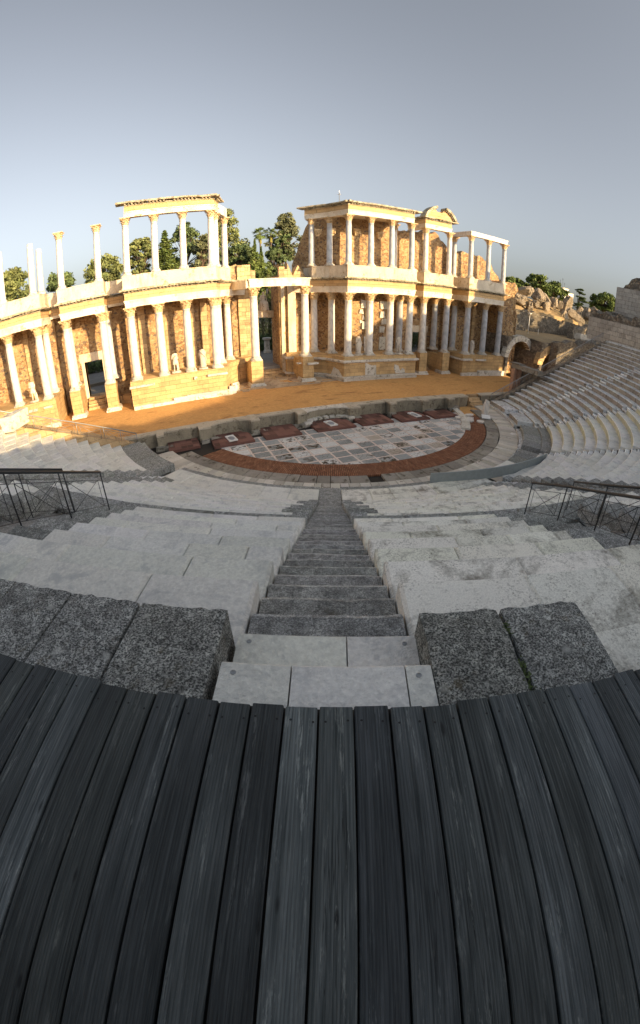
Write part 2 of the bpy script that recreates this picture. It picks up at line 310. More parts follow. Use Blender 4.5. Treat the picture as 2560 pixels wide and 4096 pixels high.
# ------------------------------------------------------------------ mesh helpers
class MB:
    def __init__(s): s.v = []; s.f = []; s.m = []; s.c = []; s.g = []
    def add(s, vs, fs, mat=0, tint=(1, 1, 1)):
        o = len(s.v); s.v += [tuple(p) for p in vs]
        for f in fs: s.f.append(tuple(o+i for i in f)); s.m.append(mat); s.c.append(tint)
    def box(s, x0, x1, y0, y1, z0, z1, mat=0, tint=(1, 1, 1), j=0.):
        vs = [(x, y, z) for z in (z0, z1) for x, y in ((x0, y0), (x1, y0), (x1, y1), (x0, y1))]
        if j: vs = [tuple(a+random.uniform(-j, j) for a in p) for p in vs]
        s.add(vs, [(3, 2, 1, 0), (4, 5, 6, 7), (0, 1, 5, 4), (1, 2, 6, 5), (2, 3, 7, 6), (3, 0, 4, 7)], mat, tint)
    def cbox(s, c, ax, ay, az, hx, hy, hz, ch=.0, mat=0, tint=(1, 1, 1), j=0.):
        """oriented box, centre c, unit axes, half sizes, chamfered top"""
        c = Vector(c); vs = []
        for dz, k in ((-1, 0.), (1 - (ch/hz if ch else 0), 0.), (1, ch)):
            for sx, sy in ((-1, -1), (1, -1), (1, 1), (-1, 1)):
                p = c+ax*(sx*(hx-k))+ay*(sy*(hy-k))+az*(dz*hz)
                if j: p = p+Vector((random.uniform(-j, j) for _ in range(3)))
                vs.append(p)
        fs = [(3, 2, 1, 0)]
        for l in (0, 4):
            for i in range(4): fs.append((l+i, l+(i+1) % 4, l+4+(i+1) % 4, l+4+i))
        fs.append((8, 9, 10, 11)); s.add(vs, fs, mat, tint)
    def prism(s, poly, z0, z1, mat=0, tint=(1, 1, 1), caps=True):
        n = len(poly); a = sum(poly[i][0]*poly[(i+1) % n][1]-poly[(i+1) % n][0]*poly[i][1] for i in range(n))
        if a < 0: poly = poly[::-1]
        vs = [(x, y, z0) for x, y in poly]+[(x, y, z1) for x, y in poly]
        fs = [(i, (i+1) % n, n+(i+1) % n, n+i) for i in range(n)]
        if caps: fs += [tuple(range(n, 2*n)), tuple(range(n-1, -1, -1))]
        s.add(vs, fs, mat, tint)
    def lathe(s, prof, cx=0, cy=0, n=24, mat=0, tint=(1, 1, 1), caps=True, wob=0.):
        o = len(s.v); vs = []
        for r, z in prof:
            for i in range(n):
                a = 2*math.pi*i/n; k = r*(1+wob*math.sin(3*a+z*2.)); vs.append((cx+k*math.cos(a), cy+k*math.sin(a), z))
        fs = [(j*n+i, j*n+(i+1) % n, (j+1)*n+(i+1) % n, (j+1)*n+i) for j in range(len(prof)-1) for i in range(n)]
        if caps: fs += [tuple(range(n-1, -1, -1)), tuple((len(prof)-1)*n+i for i in range(n))]
        s.add(vs, fs, mat, tint)
    def tube(s, pts, rad, n=8, mat=0, tint=(1, 1, 1)):
        pts = [Vector(p) for p in pts]; rad = rad if isinstance(rad, (list, tuple)) else [rad]*len(pts)
        vs = []
        for k, p in enumerate(pts):
            d = (pts[min(k+1, len(pts)-1)]-pts[max(k-1, 0)]).normalized()
            a = d.cross(Vector((0, 0, 1)) if abs(d.z) < .95 else Vector((1, 0, 0))).normalized(); b = d.cross(a)
            for i in range(n):
                t = 2*math.pi*i/n; vs.append(p+a*(rad[k]*math.cos(t))+b*(rad[k]*math.sin(t)))
        fs = [(j*n+i, (j+1)*n+i, (j+1)*n+(i+1) % n, j*n+(i+1) % n) for j in range(len(pts)-1) for i in range(n)]
        fs += [tuple(range(n)), tuple((len(pts)-1)*n+i for i in range(n-1, -1, -1))]
        s.add(vs, fs, mat, tint)
    def arc(s, r0, r1, a0, a1, z0, z1, n=8, mat=0, tint=(1, 1, 1), cx=CX, cy=CY):
        """annular sector; angles in degrees from -Y towards +X"""
        vs = []
        for k in range(n+1):
            a = R(a0+(a1-a0)*k/n); sx, cyy = math.sin(a), -math.cos(a)
            for r, z in ((r0, z0), (r1, z0), (r1, z1), (r0, z1)): vs.append((cx+r*sx, cy+r*cyy, z))
        fs = []
        for k in range(n):
            o = 4*k
            for i in range(4): fs.append((o+i, o+(i+1) % 4, o+4+(i+1) % 4, o+4+i))
        fs += [(3, 2, 1, 0), tuple(4*n+i for i in range(4))]
        s.add(vs, fs, mat, tint)
    def build(s, name, mats, parent=None, smooth=False, origin=None):
        if not isinstance(mats, (list, tuple)): mats = [mats]
        me = bpy.data.meshes.new(name)
        off = Vector((0, 0, 0))
        if parent is not None: off = parent.location
        elif origin is not None: off = Vector(origin)
        v = np.array(s.v, dtype=float)-np.array(off)
        me.from_pydata(v.tolist(), [], s.f); 
        for m in mats: me.materials.append(m)
        me.polygons.foreach_set('material_index', s.m)
        if smooth: me.polygons.foreach_set('use_smooth', [True]*len(s.f))
        at = me.attributes.new('tint', 'FLOAT_COLOR', 'FACE')
        at.data.foreach_set('color', np.array([(c[0], c[1], c[2], 1) for c in s.c], dtype=np.float32).ravel())
        me.update()
        o = bpy.data.objects.new(name, me); COL.objects.link(o)
        if parent is not None: o.parent = parent
        elif origin is not None: o.location = origin
        return o

def fix_normals(o):
    import bmesh
    bm = bmesh.new(); bm.from_mesh(o.data); bmesh.ops.recalc_face_normals(bm, faces=bm.faces); bm.to_mesh(o.data); bm.free(); return o
def tag(o, label, cat, group=None):
    o['label'] = label; o['category'] = cat
    if group: o['group'] = group
    return o
def thing(name, label, cat, loc, group=None, rotz=0.):
    o = bpy.data.objects.new(name, None); COL.objects.link(o); o.location = loc; o.rotation_euler = (0, 0, rotz)
    o.empty_display_size = .3
    return tag(o, label, cat, group)
def dup(root, loc, rotz=0., label=None, group=None, scale=None):
    r = root.copy(); COL.objects.link(r); r.location = loc; r.rotation_euler = (0, 0, rotz)
    if label: r['label'] = label
    if group: r['group'] = group
    if scale: r.scale = scale
    for ch in root.children:
        c = ch.copy(); COL.objects.link(c); c.parent = r
        for g in ch.children:
            d = g.copy(); COL.objects.link(d); d.parent = c
    return r
def struct(o): o['kind'] = 'structure'; return o
def jit(k=.06): 
    v = 1+random.uniform(-k, k); return (v, v*(1+random.uniform(-.015, .015)), v*(1+random.uniform(-.03, .03)))
def P(ang, r, z=0.): a = R(ang); return Vector((CX+r*math.sin(a), CY-r*math.cos(a), z))

def roughen(o, amp, scale, sub=0, axis=None, seed=0):
    """push vertices about with world noise (real geometry, not a texture)"""
    me = o.data; off = o.matrix_world.translation if o.parent is None else o.parent.location
    for v in me.vertices:
        p = (v.co+off)*scale+Vector((seed*7.1, 0, 0)); n = noise.noise_vector(p)+noise.noise_vector(p*2.7)*.45
        v.co += Vector((n.x, n.y, n.z))*amp
    me.update(); return o

def jagged(mb, pts, y0, y1, zb, seg=.35, rag=.22, mat=0, tint=(1, 1, 1), axis='x'):
    """wall with a broken top: pts = [(u, ztop)...]; gridded so that it can be roughened"""
    us = []; u = pts[0][0]
    while u < pts[-1][0]: us.append(u); u += seg*random.uniform(.7, 1.3)
    us.append(pts[-1][0]); tops = []
    for u in us:
        for (a, za), (b, zb2) in zip(pts, pts[1:]):
            if a <= u <= b: z = za+(zb2-za)*(u-a)/(b-a+1e-9); break
        tops.append(z+random.uniform(-rag, rag)*.6+ (random.uniform(-rag, rag) if random.random() < .35 else 0))
    for i in range(len(us)-1):
        a, b = us[i], us[i+1]; z = (tops[i]+tops[i+1])/2
        nz = max(1, int((z-zb)/.8))
        za, zc = (tops[i], tops[i+1])
        q = []
        for k in range(nz+1):
            t = k/nz
            for (u, zt) in ((a, za), (b, zc)):
                for yy in (y0, y1):
                    zz = zb+(zt-zb)*t; q.append((u, yy, zz) if axis == 'x' else (yy, u, zz))
        fs = []
        for k in range(nz):
            o = 4*k; fs += [(o, o+2, o+6, o+4), (o+1, o+5, o+7, o+3)]
            if i == 0: fs.append((o, o+4, o+5, o+1))
            if i == len(us)-2: fs.append((o+2, o+3, o+7, o+6))
        o = 4*nz; fs.append((o, o+2, o+3, o+1))
        mb.add(q, fs, mat, tint)

# ------------------------------------------------------------------ ground
mb = MB(); mb.add([(-900, -900, -.6), (900, -900, -.6), (900, 1500, -.6), (-900, 1500, -.6)], [(0, 1, 2, 3)])
struct(mb.build('ground', M_EARTH))
mb = MB(); mb.box(-60, 31.5, -9.1, 7.0, -.4, 1.1); struct(mb.build('stage_floor', M_STAGE))
mb = MB(); mb.box(-60, 44, 5.95, 9.0, 1.2, 2.2); mb.box(-200, 60, 9.0, 140, -.5, 2.2); struct(mb.build('garden_ground', M_PATH))

# orchestra floor: rings
def disc(name, r, z, mat, ymax=-10.9, n=96):
    mb = MB(); a1 = math.acos(min(1, -(ymax-CY)/r)) ; vs = [(CX, ymax, z)]
    for k in range(n+1):
        a = -a1+2*a1*k/n; vs.append((CX+r*math.sin(a), CY-r*math.cos(a), z))
    mb.add(vs, [(0, i, i+1) for i in range(1, n+1)]); return struct(mb.build(name, mat))
mb = MB(); mb.box(-26, 28, -30, -8.9, -.4, -.02); struct(mb.build('orchestra_bed', M_FILL))
disc('orchestra_floor', 12.14, .06, M_PAVE, -11.3)
mb = MB(); mb.arc(12.14, 13.0, -64, 62, -.05, .075, 90); mb.arc(13.0, 13.9, -64, 66, -.05, .10, 90); struct(mb.build('brick_paving', M_BRICK))
mb = MB()
def ring_slabs(mb, r0, r1, a0, a1, z, w, mat=0, gap=.02, jz=.012, drop=0.):
    a = a0; rm = (r0+r1)/2
    while a < a1:
        da = math.degrees(w*random.uniform(.8, 1.25)/rm); b = min(a+da, a1); g = math.degrees(gap/rm)
        if random.random() > drop: mb.arc(r0+gap/2, r1-gap/2+random.uniform(-.03, .03), a, b-g, z-.2, z+random.uniform(-jz, jz), 2, mat, jit(.16))
        a = b
ring_slabs(mb, 13.95, 15.05, -70, 74, .13, .95, 0, .05, .015, .01)
struct(mb.build('slab_paving', M_SLAB))
mb = MB(); ring_slabs(mb, 15.08, 16.7, -74, 86, .20, .55, 0, .035, .01, .0)
struct(mb.build('white_slab_paving', M_SLABW))
mb = MB(); mb.box(13.2, 27.5, -13.2, -9.75, -.3, .02); struct(mb.build('side_passage_ground', M_STAGE))

# ------------------------------------------------------------------ seating
H_ROW, W_ROW, NROW, R0, Z0 = .4, .79, 22, 34.35, 9.0
def row(i): return (R0-W_ROW*i, Z0-H_ROW*i) if i < 21 else (17.02, .83)
def lin(pts, r):
    pts = sorted(pts)
    if r <= pts[0][0]: (a, x), (b, y) = pts[0], pts[1]
    elif r >= pts[-1][0]: (a, x), (b, y) = pts[-2], pts[-1]
    else:
        for (a, x), (b, y) in zip(pts, pts[1:]):
            if a <= r <= b: break
    return x+(y-x)*(r-a)/(b-a)
STAIRS = {                                  # angle of each stairway at a few radii
    'C': [(17, -24.45), (35, -24.45)],
    'L1': [(17.3, -58.6), (20.5, -55.0), (23.7, -52.2), (26.9, -49.2), (31, -47.5)],
    'R1': [(17.5, 8.2), (20.1, 5.6), (22.8, 2.6), (24.9, .4), (28.3, -2.6)],
    'R2': [(16.8, 31.8), (18.8, 28.9), (20.9, 26.2), (23.6, 23.3), (25.2, 21.8), (35, 15.)],
    'R3': [(17.4, 53.1), (20.7, 50.2), (23.9, 47.6), (26.3, 46.0), (35, 41.)],
    'R4': [(17, 66), (35, 62.5)]}
ENDS = {'L': [(17.8, -81.0), (20.6, -79.3), (25.9, -76.2), (35, -75.)], 'R': [(17, 78.2), (35, 79.3)]}
HW = .56                                    # half width of an aisle
def aisle(k, r, side): return lin(STAIRS[k], r)+side*math.degrees(HW/r)
def block_row(mb, i, a0, a1, dark=lambda a: False, mat_pale=0, bl=(.75, 1.7), seed=0, z_off=0., rback=None, jz=.006, endd=0, tight=True, riser=None):
    r, z = row(i); z += z_off; rb = r+.97 if rback is None else rback; a = a0; k = 0
    while a < a1-.05:
        w = random.uniform(*bl)
        if rb-r > .9 and i < 2: w *= 1.1
        da = math.degrees(w/r); b = a+da
        if b > a1-math.degrees(.3/r): b = a1
        rm = (r+rb)/2; am = R((a+b)/2); cp = P((a+b)/2, rm, z-.24)
        ax = Vector((math.cos(am), math.sin(am), 0)); ay = Vector((math.sin(am), -math.cos(am), 0))
        mid = (a+b)/2; dk = dark(mid) or (endd & 1 and a == a0) or (endd & 2 and b == a1)
        hw = math.tan(R((b-a)/2))*r-.006
        # slightly wedge shaped block: write directly
        j = random.uniform(-jz, jz); fr = random.uniform(-.008, .008)
        c0 = .030 if i < 10 else .04
        if i == 21: rb = r+1.6
        def q(rr, t, zz): 
            return P(mid, 0)*0+Vector((CX, CY, 0))+ay*rr+ax*t+Vector((0, 0, zz))
        gp = .003 if mat_pale == 0 and not dk and tight else .006; h0 = math.tan(R((b-a)/2))*r-gp; h1 = math.tan(R((b-a)/2))*rb-gp
        vs = [q(r+fr, -h0, z-.5), q(r+fr, h0, z-.5), q(rb, h1, z-.5), q(rb, -h1, z-.5),
              q(r+fr, -h0, z+j-c0), q(r+fr, h0, z+j-c0), q(rb, h1, z+j-c0), q(rb, -h1, z+j-c0),
              q(r+fr+c0, -h0+c0, z+j), q(r+fr+c0, h0-c0, z+j), q(rb-c0, h1-c0, z+j), q(rb-c0, -h1+c0, z+j)]
        fs = []
        for l in (0, 4):
            for n in range(4): fs.append((l+n, l+4+n, l+4+(n+1) % 4, l+(n+1) % 4))
        fs.append((11, 10, 9, 8))
        tt_ = jit(.06 if not dk else .2)
        mi_ = 1 if dk else mat_pale; nose = tuple(min(1.6, x*(1.22 if not dk else 1.15)) for x in tt_); o_ = len(mb.v); mb.v += [tuple(q_) for q_ in vs]
        for n_, f_ in enumerate(fs):      # paler nosing paints an edge highlight; the riser may take its own tint
            mb.f.append(tuple(o_+q_ for q_ in f_)); mb.m.append(mi_); mb.c.append(nose if n_ == 4 else tuple(x*y for x, y in zip(tt_, riser)) if (n_ == 0 and riser and not dk) else tt_)
        a = b
# bedding below all rows so that no gap shows the void
mb = MB(); n = 100
vs = []; prof = [(16.9, -.4), (17.0, .1), (18.4, .15), (R0+.2, Z0-.62), (35.0, 8.55), (35.0, -.5)]
for k in range(n+1):
    a = -82+162*k/n
    for r_, z_ in prof: vs.append(P(a, r_, z_))
m_ = len(prof); fs = [(k*m_+i, k*m_+i+1, (k+1)*m_+i+1, (k+1)*m_+i) for k in range(n) for i in range(m_-1)]
fs += [tuple(range(m_)), tuple(n*m_+i for i in range(m_-1, -1, -1))]
mb.add(vs, fs); struct(mb.build('cavea_slope', M_STEP))

# vomitory bays in the two wedges next to the central stairs
VL = dict(rows=range(3, 9), pale=lambda r: lin([(28.2, -34.6), (32.4, -31.6)], r), far=lambda r: lin([(27.5, -44.0), (32.5, -40.)], r))
VR = dict(rows=range(3, 9), pale=lambda r: lin([(28.0, -16.0), (32.4, -17.6)], r), far=lambda r: lin([(28.0, -7.6), (32.4, -9.5)], r))
DROW = 9
def wedge(key, label, a_lo, a_hi, pale, darkf=None, i0=0, voms=None, side=None, endd=0, riser=None):
    c = P((a_lo(25)+a_hi(25))/2, 26); t = thing('seating_wedge', label, 'seating', (c.x, c.y, 0), 'wedges of stone seating')
    for i in range(i0, NROW):
        r, z = row(i); mb = MB(); a0, a1 = a_lo(r), a_hi(r)
        df = (lambda a: True) if i == DROW and key in ('L', 'Rn') else (darkf(i) if darkf else (lambda a: False))
        if voms and i in voms['rows']:
            if side == 'L':
                block_row(mb, i, voms['pale'](r), a1, df)
                mb.build('seat_row', [pale, M_DARK], t); mb = MB(); block_row(mb, i, a0, voms['far'](r), df); mb.build('seat_row', [pale, M_DARK], t); mb = MB()
                w1 = math.degrees(1.0/r)
                block_row(mb, i, voms['pale'](r)-w1, voms['pale'](r), lambda a: True, bl=(.8, 1.2), jz=.03, z_off=-.02)
                mb.build('jamb_stones', [pale, M_DARK], t); mb = MB()
                block_row(mb, i, voms['far'](r), voms['far'](r)+w1, lambda a: True, bl=(.8, 1.2), jz=.05)
            else:
                block_row(mb, i, a0, voms['pale'](r), df)
                mb.build('seat_row', [pale, M_DARK], t); mb = MB(); block_row(mb, i, voms['far'](r), a1, df); mb.build('seat_row', [pale, M_DARK], t); mb = MB()
                w1 = math.degrees(1.0/r)
                block_row(mb, i, voms['pale'](r), voms['pale'](r)+w1, lambda a: True, bl=(.8, 1.2), jz=.03, z_off=-.02)
                mb.build('jamb_stones', [pale, M_DARK], t); mb = MB()
                block_row(mb, i, voms['far'](r)-w1, voms['far'](r), lambda a: True, bl=(.8, 1.2), jz=.05)
        else: block_row(mb, i, a0, a1, df, endd=endd if i >= 10 else 0, riser=riser)
        o = mb.build('jamb_stones' if voms and i in voms['rows'] else 'seat_row', [pale, M_DARK], t)
    return t
def dL(i):
    return lambda a: (i >= 20)
wedge('L', 'smooth pale seating wedge left of the central stairs', lambda r: aisle('L1', r, 1), lambda r: aisle('C', r, -1), M_SEAT_L, lambda i: (lambda a: i == 9), 1, VL, 'L', 0)
wedge('LL', 'pale seating wedge at the far left beside the stage, partly sunlit', lambda r: lin(ENDS['L'], r), lambda r: aisle('L1', r, -1), M_SEAT_L, lambda i: (lambda a: i == 21), 0)
wedge('Rn', 'speckled cream seating wedge right of the central stairs', lambda r: aisle('C', r, 1), lambda r: aisle('R1', r, -1), M_SEAT_R, lambda i: (lambda a: False), 1, VR, 'R', 0)
wedge('R2', 'smooth grey seating wedge behind the low blue grey panel', lambda r: aisle('R1', r, 1), lambda r: aisle('R2', r, -1), M_SEAT_L, lambda i: (lambda a: i == 21 and a > 20), 0)
wedge('R3', 'grey seating wedge with sharply curved rows at the right of the orchestra', lambda r: aisle('R2', r, 1), lambda r: aisle('R3', r, -1), M_SEAT_L, lambda i: (lambda a: i in (20, 21)), 0, riser=(.80, .80, .62))
wedge('R4', 'old grey seating wedge between two stairways on the right side', lambda r: aisle('R3', r, 1), lambda r: aisle('R4', r, -1), M_SEAT_F, None, 0, riser=(.60, .54, .47))
wedge('R5', 'brownish end seating wedge under the long handrail on the right', lambda r: aisle('R4', r, 1), lambda r: lin(ENDS['R'], r), M_SEAT_F, None, 0, riser=(.60, .54, .47))
# low front kerb round the orchestra
def kerb(a0, a1, mat, label, zt=.80):
    mb = MB(); a = a0
    while a < a1:
        b = min(a1, a+math.degrees(random.uniform(.9, 1.5)/17)); mb.arc(16.72+random.uniform(-.015, .015), 17.04, a, b-.02, -.1, zt+random.uniform(-.012, .012), 2, 0, jit(.1)); a = b
    c = P((a0+a1)/2, 17.5); tag(mb.build('front_kerb', mat, origin=(c.x, c.y, 0)), label, 'kerb', 'lowest kerb stones round the orchestra')
kerb(-80, -60.6, M_DARK, 'wide dark lowest tread at the far left, next to the stage')
kerb(-56.8, -26.3, M_DARK, 'thin dark lowest kerb below the smooth left wedge')
kerb(-22.6, 6.4, M_DARK, 'dark lowest kerb below the speckled wedge on the right')
kerb(10.1, 29.6, M_SEAT_F, 'lowest grey kerb beside the end of the blue grey panel', .42)
kerb(33.4, 51.5, M_SEAT_F, 'lowest grey kerb with the strongest curve at the right of the orchestra', .42)
kerb(55.2, 78, M_SEAT_F, 'lowest kerb behind the upright marble fragment', .42)

# top row of old dark blocks beside the walkway
def edge_block(a0, a1, label, z=9.02, r0=34.35, r1=35.6):
    am = R((a0+a1)/2); ax = Vector((math.cos(am), math.sin(am), 0)); ay = Vector((math.sin(am), -math.cos(am), 0))
    nx, ny = 10, 6; vs = []; fs = []; h = R((a1-a0)/2)
    for k in range(3):
        pass
    g = .009
    def q(u, v, zz): rr = r0+(r1-r0)*v; return Vector((CX, CY, 0))+ay*rr+ax*(math.tan(h)*rr-g)*(2*u-1)+Vector((0, 0, zz))
    idx = {}
    for i in range(nx+1):
        for jj in range(ny+1):
            e = min(i, nx-i, jj, ny-jj)
            n1 = noise.noise(Vector((i*.9, jj*.9, a0*3)))
            zz = z+.010*n1-(.014 if e == 0 else 0)
            p = q(i/nx, jj/ny, zz)
            if e == 0: p = p+ax*(random.uniform(-.005, .005))+ay*(random.uniform(-.010, .012))
            idx[i, jj] = len(vs); vs.append(p)
    for i in range(nx):
        for jj in range(ny): fs.append((idx[i, jj], idx[i, jj+1], idx[i+1, jj+1], idx[i+1, jj]))
    ring = [(i, 0) for i in range(nx+1)]+[(nx, jj) for jj in range(1, ny+1)]+[(i, ny) for i in range(nx-1, -1, -1)]+[(0, jj) for jj in range(ny-1, 0, -1)]
    low = []
    for k in ring: p = vs[idx[k]].copy(); p.z = z-.5; low.append(len(vs)); vs.append(p)
    for k in range(len(ring)): k2 = (k+1) % len(ring); fs.append((idx[ring[k]], idx[ring[k2]], low[k2], low[k]))
    mb = MB(); mb.add(vs, fs, 0, jit(.12)); c = P((a0+a1)/2, 34.9, z-.5)
    o = fix_normals(mb.build('stone_block', M_DARK, origin=tuple(c)))
    return tag(o, label, 'stone block', 'old dark blocks along the walkway edge')
a = -25.28
wl = [.60, .57, .60, .62, .58, .62, .6, .6]
lb = ['dark lichen covered block immediately left of the top steps', 'dark block with mossy spots, second left of the top steps',
      'dark grey lichened block, third left of the top steps', 'dark block, fourth left of the top steps, cut by the left edge of the photo',
      'dark block, fifth left of the top steps', 'dark block, sixth left of the top steps', 'dark block, seventh left of the top steps', 'dark block, eighth left of the top steps']
a = -25.42
for w_, l_ in zip(wl, lb):
    da = math.degrees(w_/34.9); edge_block(a-da, a, l_); a -= da+.004
edge_block(-23.55, -22.695, 'dark block with orange lichen immediately right of the top steps')
edge_block(-22.67, -21.68, 'dark speckled block right of the mossy crack')
# pale row that runs on under the walkway on the right, where the dark blocks are missing
mb = MB(); block_row(mb, 1, -21.6, -12.5, rback=35.8, z_off=.02)
t = mb.build('seat_row', M_SEAT_R, origin=tuple(P(-17, 34, 8.2))); tag(t, 'wide pale top seat row running under the walkway on the right', 'seat row')
mb = MB(); block_row(mb, 1, -38, -25.4, rback=34.4, z_off=0.); 
# moss in the crack
mb = MB(); rnd = random.Random(3)
for k in range(240):
    rr = rnd.choice([rnd.gauss(34.52, .035), rnd.gauss(34.82, .04), rnd.gauss(34.94, .03)]); aa = -22.68+rnd.gauss(0, .035); p = P(aa, rr, 9.0+rnd.uniform(-.03, .015))
    s_ = rnd.uniform(.006, .014); d = Vector((rnd.uniform(-1, 1), rnd.uniform(-1, 1), rnd.uniform(-.2, .8))).normalized(); e = d.orthogonal().normalized()
    mb.add([p-d*s_, p+e*s_*.6, p+d*s_, p-e*s_*.6], [(0, 1, 2, 3)], 0, (rnd.uniform(.7, 1.5),)*3)
o = mb.build('moss', foliage('moss_green', (.06, .095, .03), (.10, .13, .05)), origin=tuple(P(-22.68, 34.7, 9))); o['kind'] = 'stuff'; tag(o, 'green moss growing in the crack between two dark blocks', 'moss')

# stairways
def stairway(key, label, n0=0, light=2, hw=HW, nst=46):
    c = P(lin(STAIRS[key], 26), 26); t = thing('stairway', label, 'stairs', (c.x, c.y, 0), 'stairways between the seating wedges')
    for j in range(n0, nst):
        r = 34.71-.3945*j; z = 9.0-.2*j
        if j >= nst-1: break
        if j == 41 and key == 'C': r = 16.78
        if j > 41 and key == 'C': break
        am_ = lin(STAIRS[key], r); am = R(am_); ax = Vector((math.cos(am), math.sin(am), 0)); ay = Vector((math.sin(am), -math.cos(am), 0))
        mb = MB(); rb = (r+.46 if j > 0 else r+.62) if not (j == 41 and key == 'C') else r+2.0; lt = j < light
        w0 = hw-.008-(0.0 if not lt else 0)
        cuts = [-1, 1] if not lt else ([-1, .22, 1] if j == 1 else [-1, -.32, .74, 1])
        for u0, u1 in zip(cuts, cuts[1:]):
            x0, x1 = w0*u0+.004, w0*u1-.004; nseg = max(2, int((x1-x0)/.16)); vs = []; fs = []
            for k in range(nseg+1):
                x = x0+(x1-x0)*k/nseg; wob = 0 if lt else noise.noise(Vector((x*3, j*1.7, 0)))*.025; wz = 0 if lt else noise.noise(Vector((x*4, j*2.3, 5)))*.014-.012*abs(x/w0)*0
                for rr, zz in ((r+wob, z-.3), (r+wob, z-.03+wz), (r+(.03 if lt else .055)+wob, z+wz), (rb, z+wz*.3), (rb, z-.3)):
                    vs.append(Vector((CX, CY, 0))+ay*rr+ax*x+Vector((0, 0, zz)))
            for k in range(nseg):
                o_ = 5*k
                for m in range(4): fs.append((o_+m, o_+m+1, o_+5+m+1, o_+5+m))
            fs += [(4, 3, 2, 1, 0), tuple(5*nseg+m for m in range(5))]
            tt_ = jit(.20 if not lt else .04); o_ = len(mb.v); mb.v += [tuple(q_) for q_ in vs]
            for n_, f_ in enumerate(fs): mb.f.append(tuple(o_+q_ for q_ in f_)); mb.m.append(0); mb.c.append(tuple(x*(1.5 if (n_ % 4 == 1 and n_ < 4*nseg and not lt) else 1.) for x in tt_))  # brighter nosing face paints the edge highlight of the step
        if lt:
            for u in (-.86, .86):
                mb.lathe([(.016, z-.005), (.016, z+.004), (.010, z+.006), (.0095, z+.002)], *(Vector((CX, CY, 0))+ay*(r+.09)+ax*(w0*u)).xy, 10, 1)
        if not lt and 0 < j < 41:  # dark strip paints the crease shade at the back of the tread
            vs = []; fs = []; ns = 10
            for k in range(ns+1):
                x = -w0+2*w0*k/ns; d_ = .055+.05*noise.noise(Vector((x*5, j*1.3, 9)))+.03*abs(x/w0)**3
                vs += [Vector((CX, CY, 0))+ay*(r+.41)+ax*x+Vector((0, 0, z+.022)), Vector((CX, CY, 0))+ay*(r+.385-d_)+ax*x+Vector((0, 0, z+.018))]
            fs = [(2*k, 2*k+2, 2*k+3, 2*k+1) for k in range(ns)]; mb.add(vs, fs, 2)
        st = M_SEAT_L if lt else (M_STEP if key == 'C' or (j < 38 and key in ('L1', 'R1')) else M_SEAT_F)
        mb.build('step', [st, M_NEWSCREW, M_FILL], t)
    return t
stairway('C', 'central stairway dropping from the boardwalk to the orchestra', 0, 2)
stairway('L1', 'stairway descending beyond the black railings on the left', 15, 0)
stairway('R1', 'stairway descending beyond the black railings on the right', 14, 0)
stairway('R2', 'stairway with dark notches between the smooth grey wedges on the right', 0, 0)
stairway('R3', 'stairway in front of the upright marble fragment on the right', 0, 0)
stairway('R4', 'short stairway near the end of the right seating', 0, 0)

# aisle-side dark blocks that stand up beside the notched stairways
def side_blocks(key, side, rows, label):
    c = P(lin(STAIRS[key], 22), 22); mb = MB()
    for i in rows:
        r, z = row(i); a = aisle(key, r, side); w1 = math.degrees((random.uniform(.55, 1.0) if key != 'C' else (.85 if i in (11, 12, 14, 17, 18) else .45))/r)
        a0, a1 = (a, a+w1) if side > 0 else (a-w1, a)
        mb.arc(r-.01, r+.99, a0, a1, z-.4, z+.015, 3, 0, jit(.25))
    tag(mb.build('aisle_edging', M_DARK, origin=(c.x, c.y, 0)), label, 'stone edging', 'dark edging stones of the stairways')
side_blocks('L1', 1, range(9, 21), 'dark edging stones on the right side of the left railings stairway')
side_blocks('L1', -1, range(8, 21), 'dark edging stones on the left side of the left railings stairway')
side_blocks('R1', -1, range(10, 21), 'dark edging stones on the left side of the right railings stairway')
side_blocks('R1', 1, range(9, 21), 'dark edging stones right of the stairway behind the right railings')
side_blocks('C', -1, range(10, 21), 'dark edging stones left of the central stairway near the orchestra')
side_blocks('C', 1, range(10, 21), 'dark edging stones right of the central stairway near the orchestra')

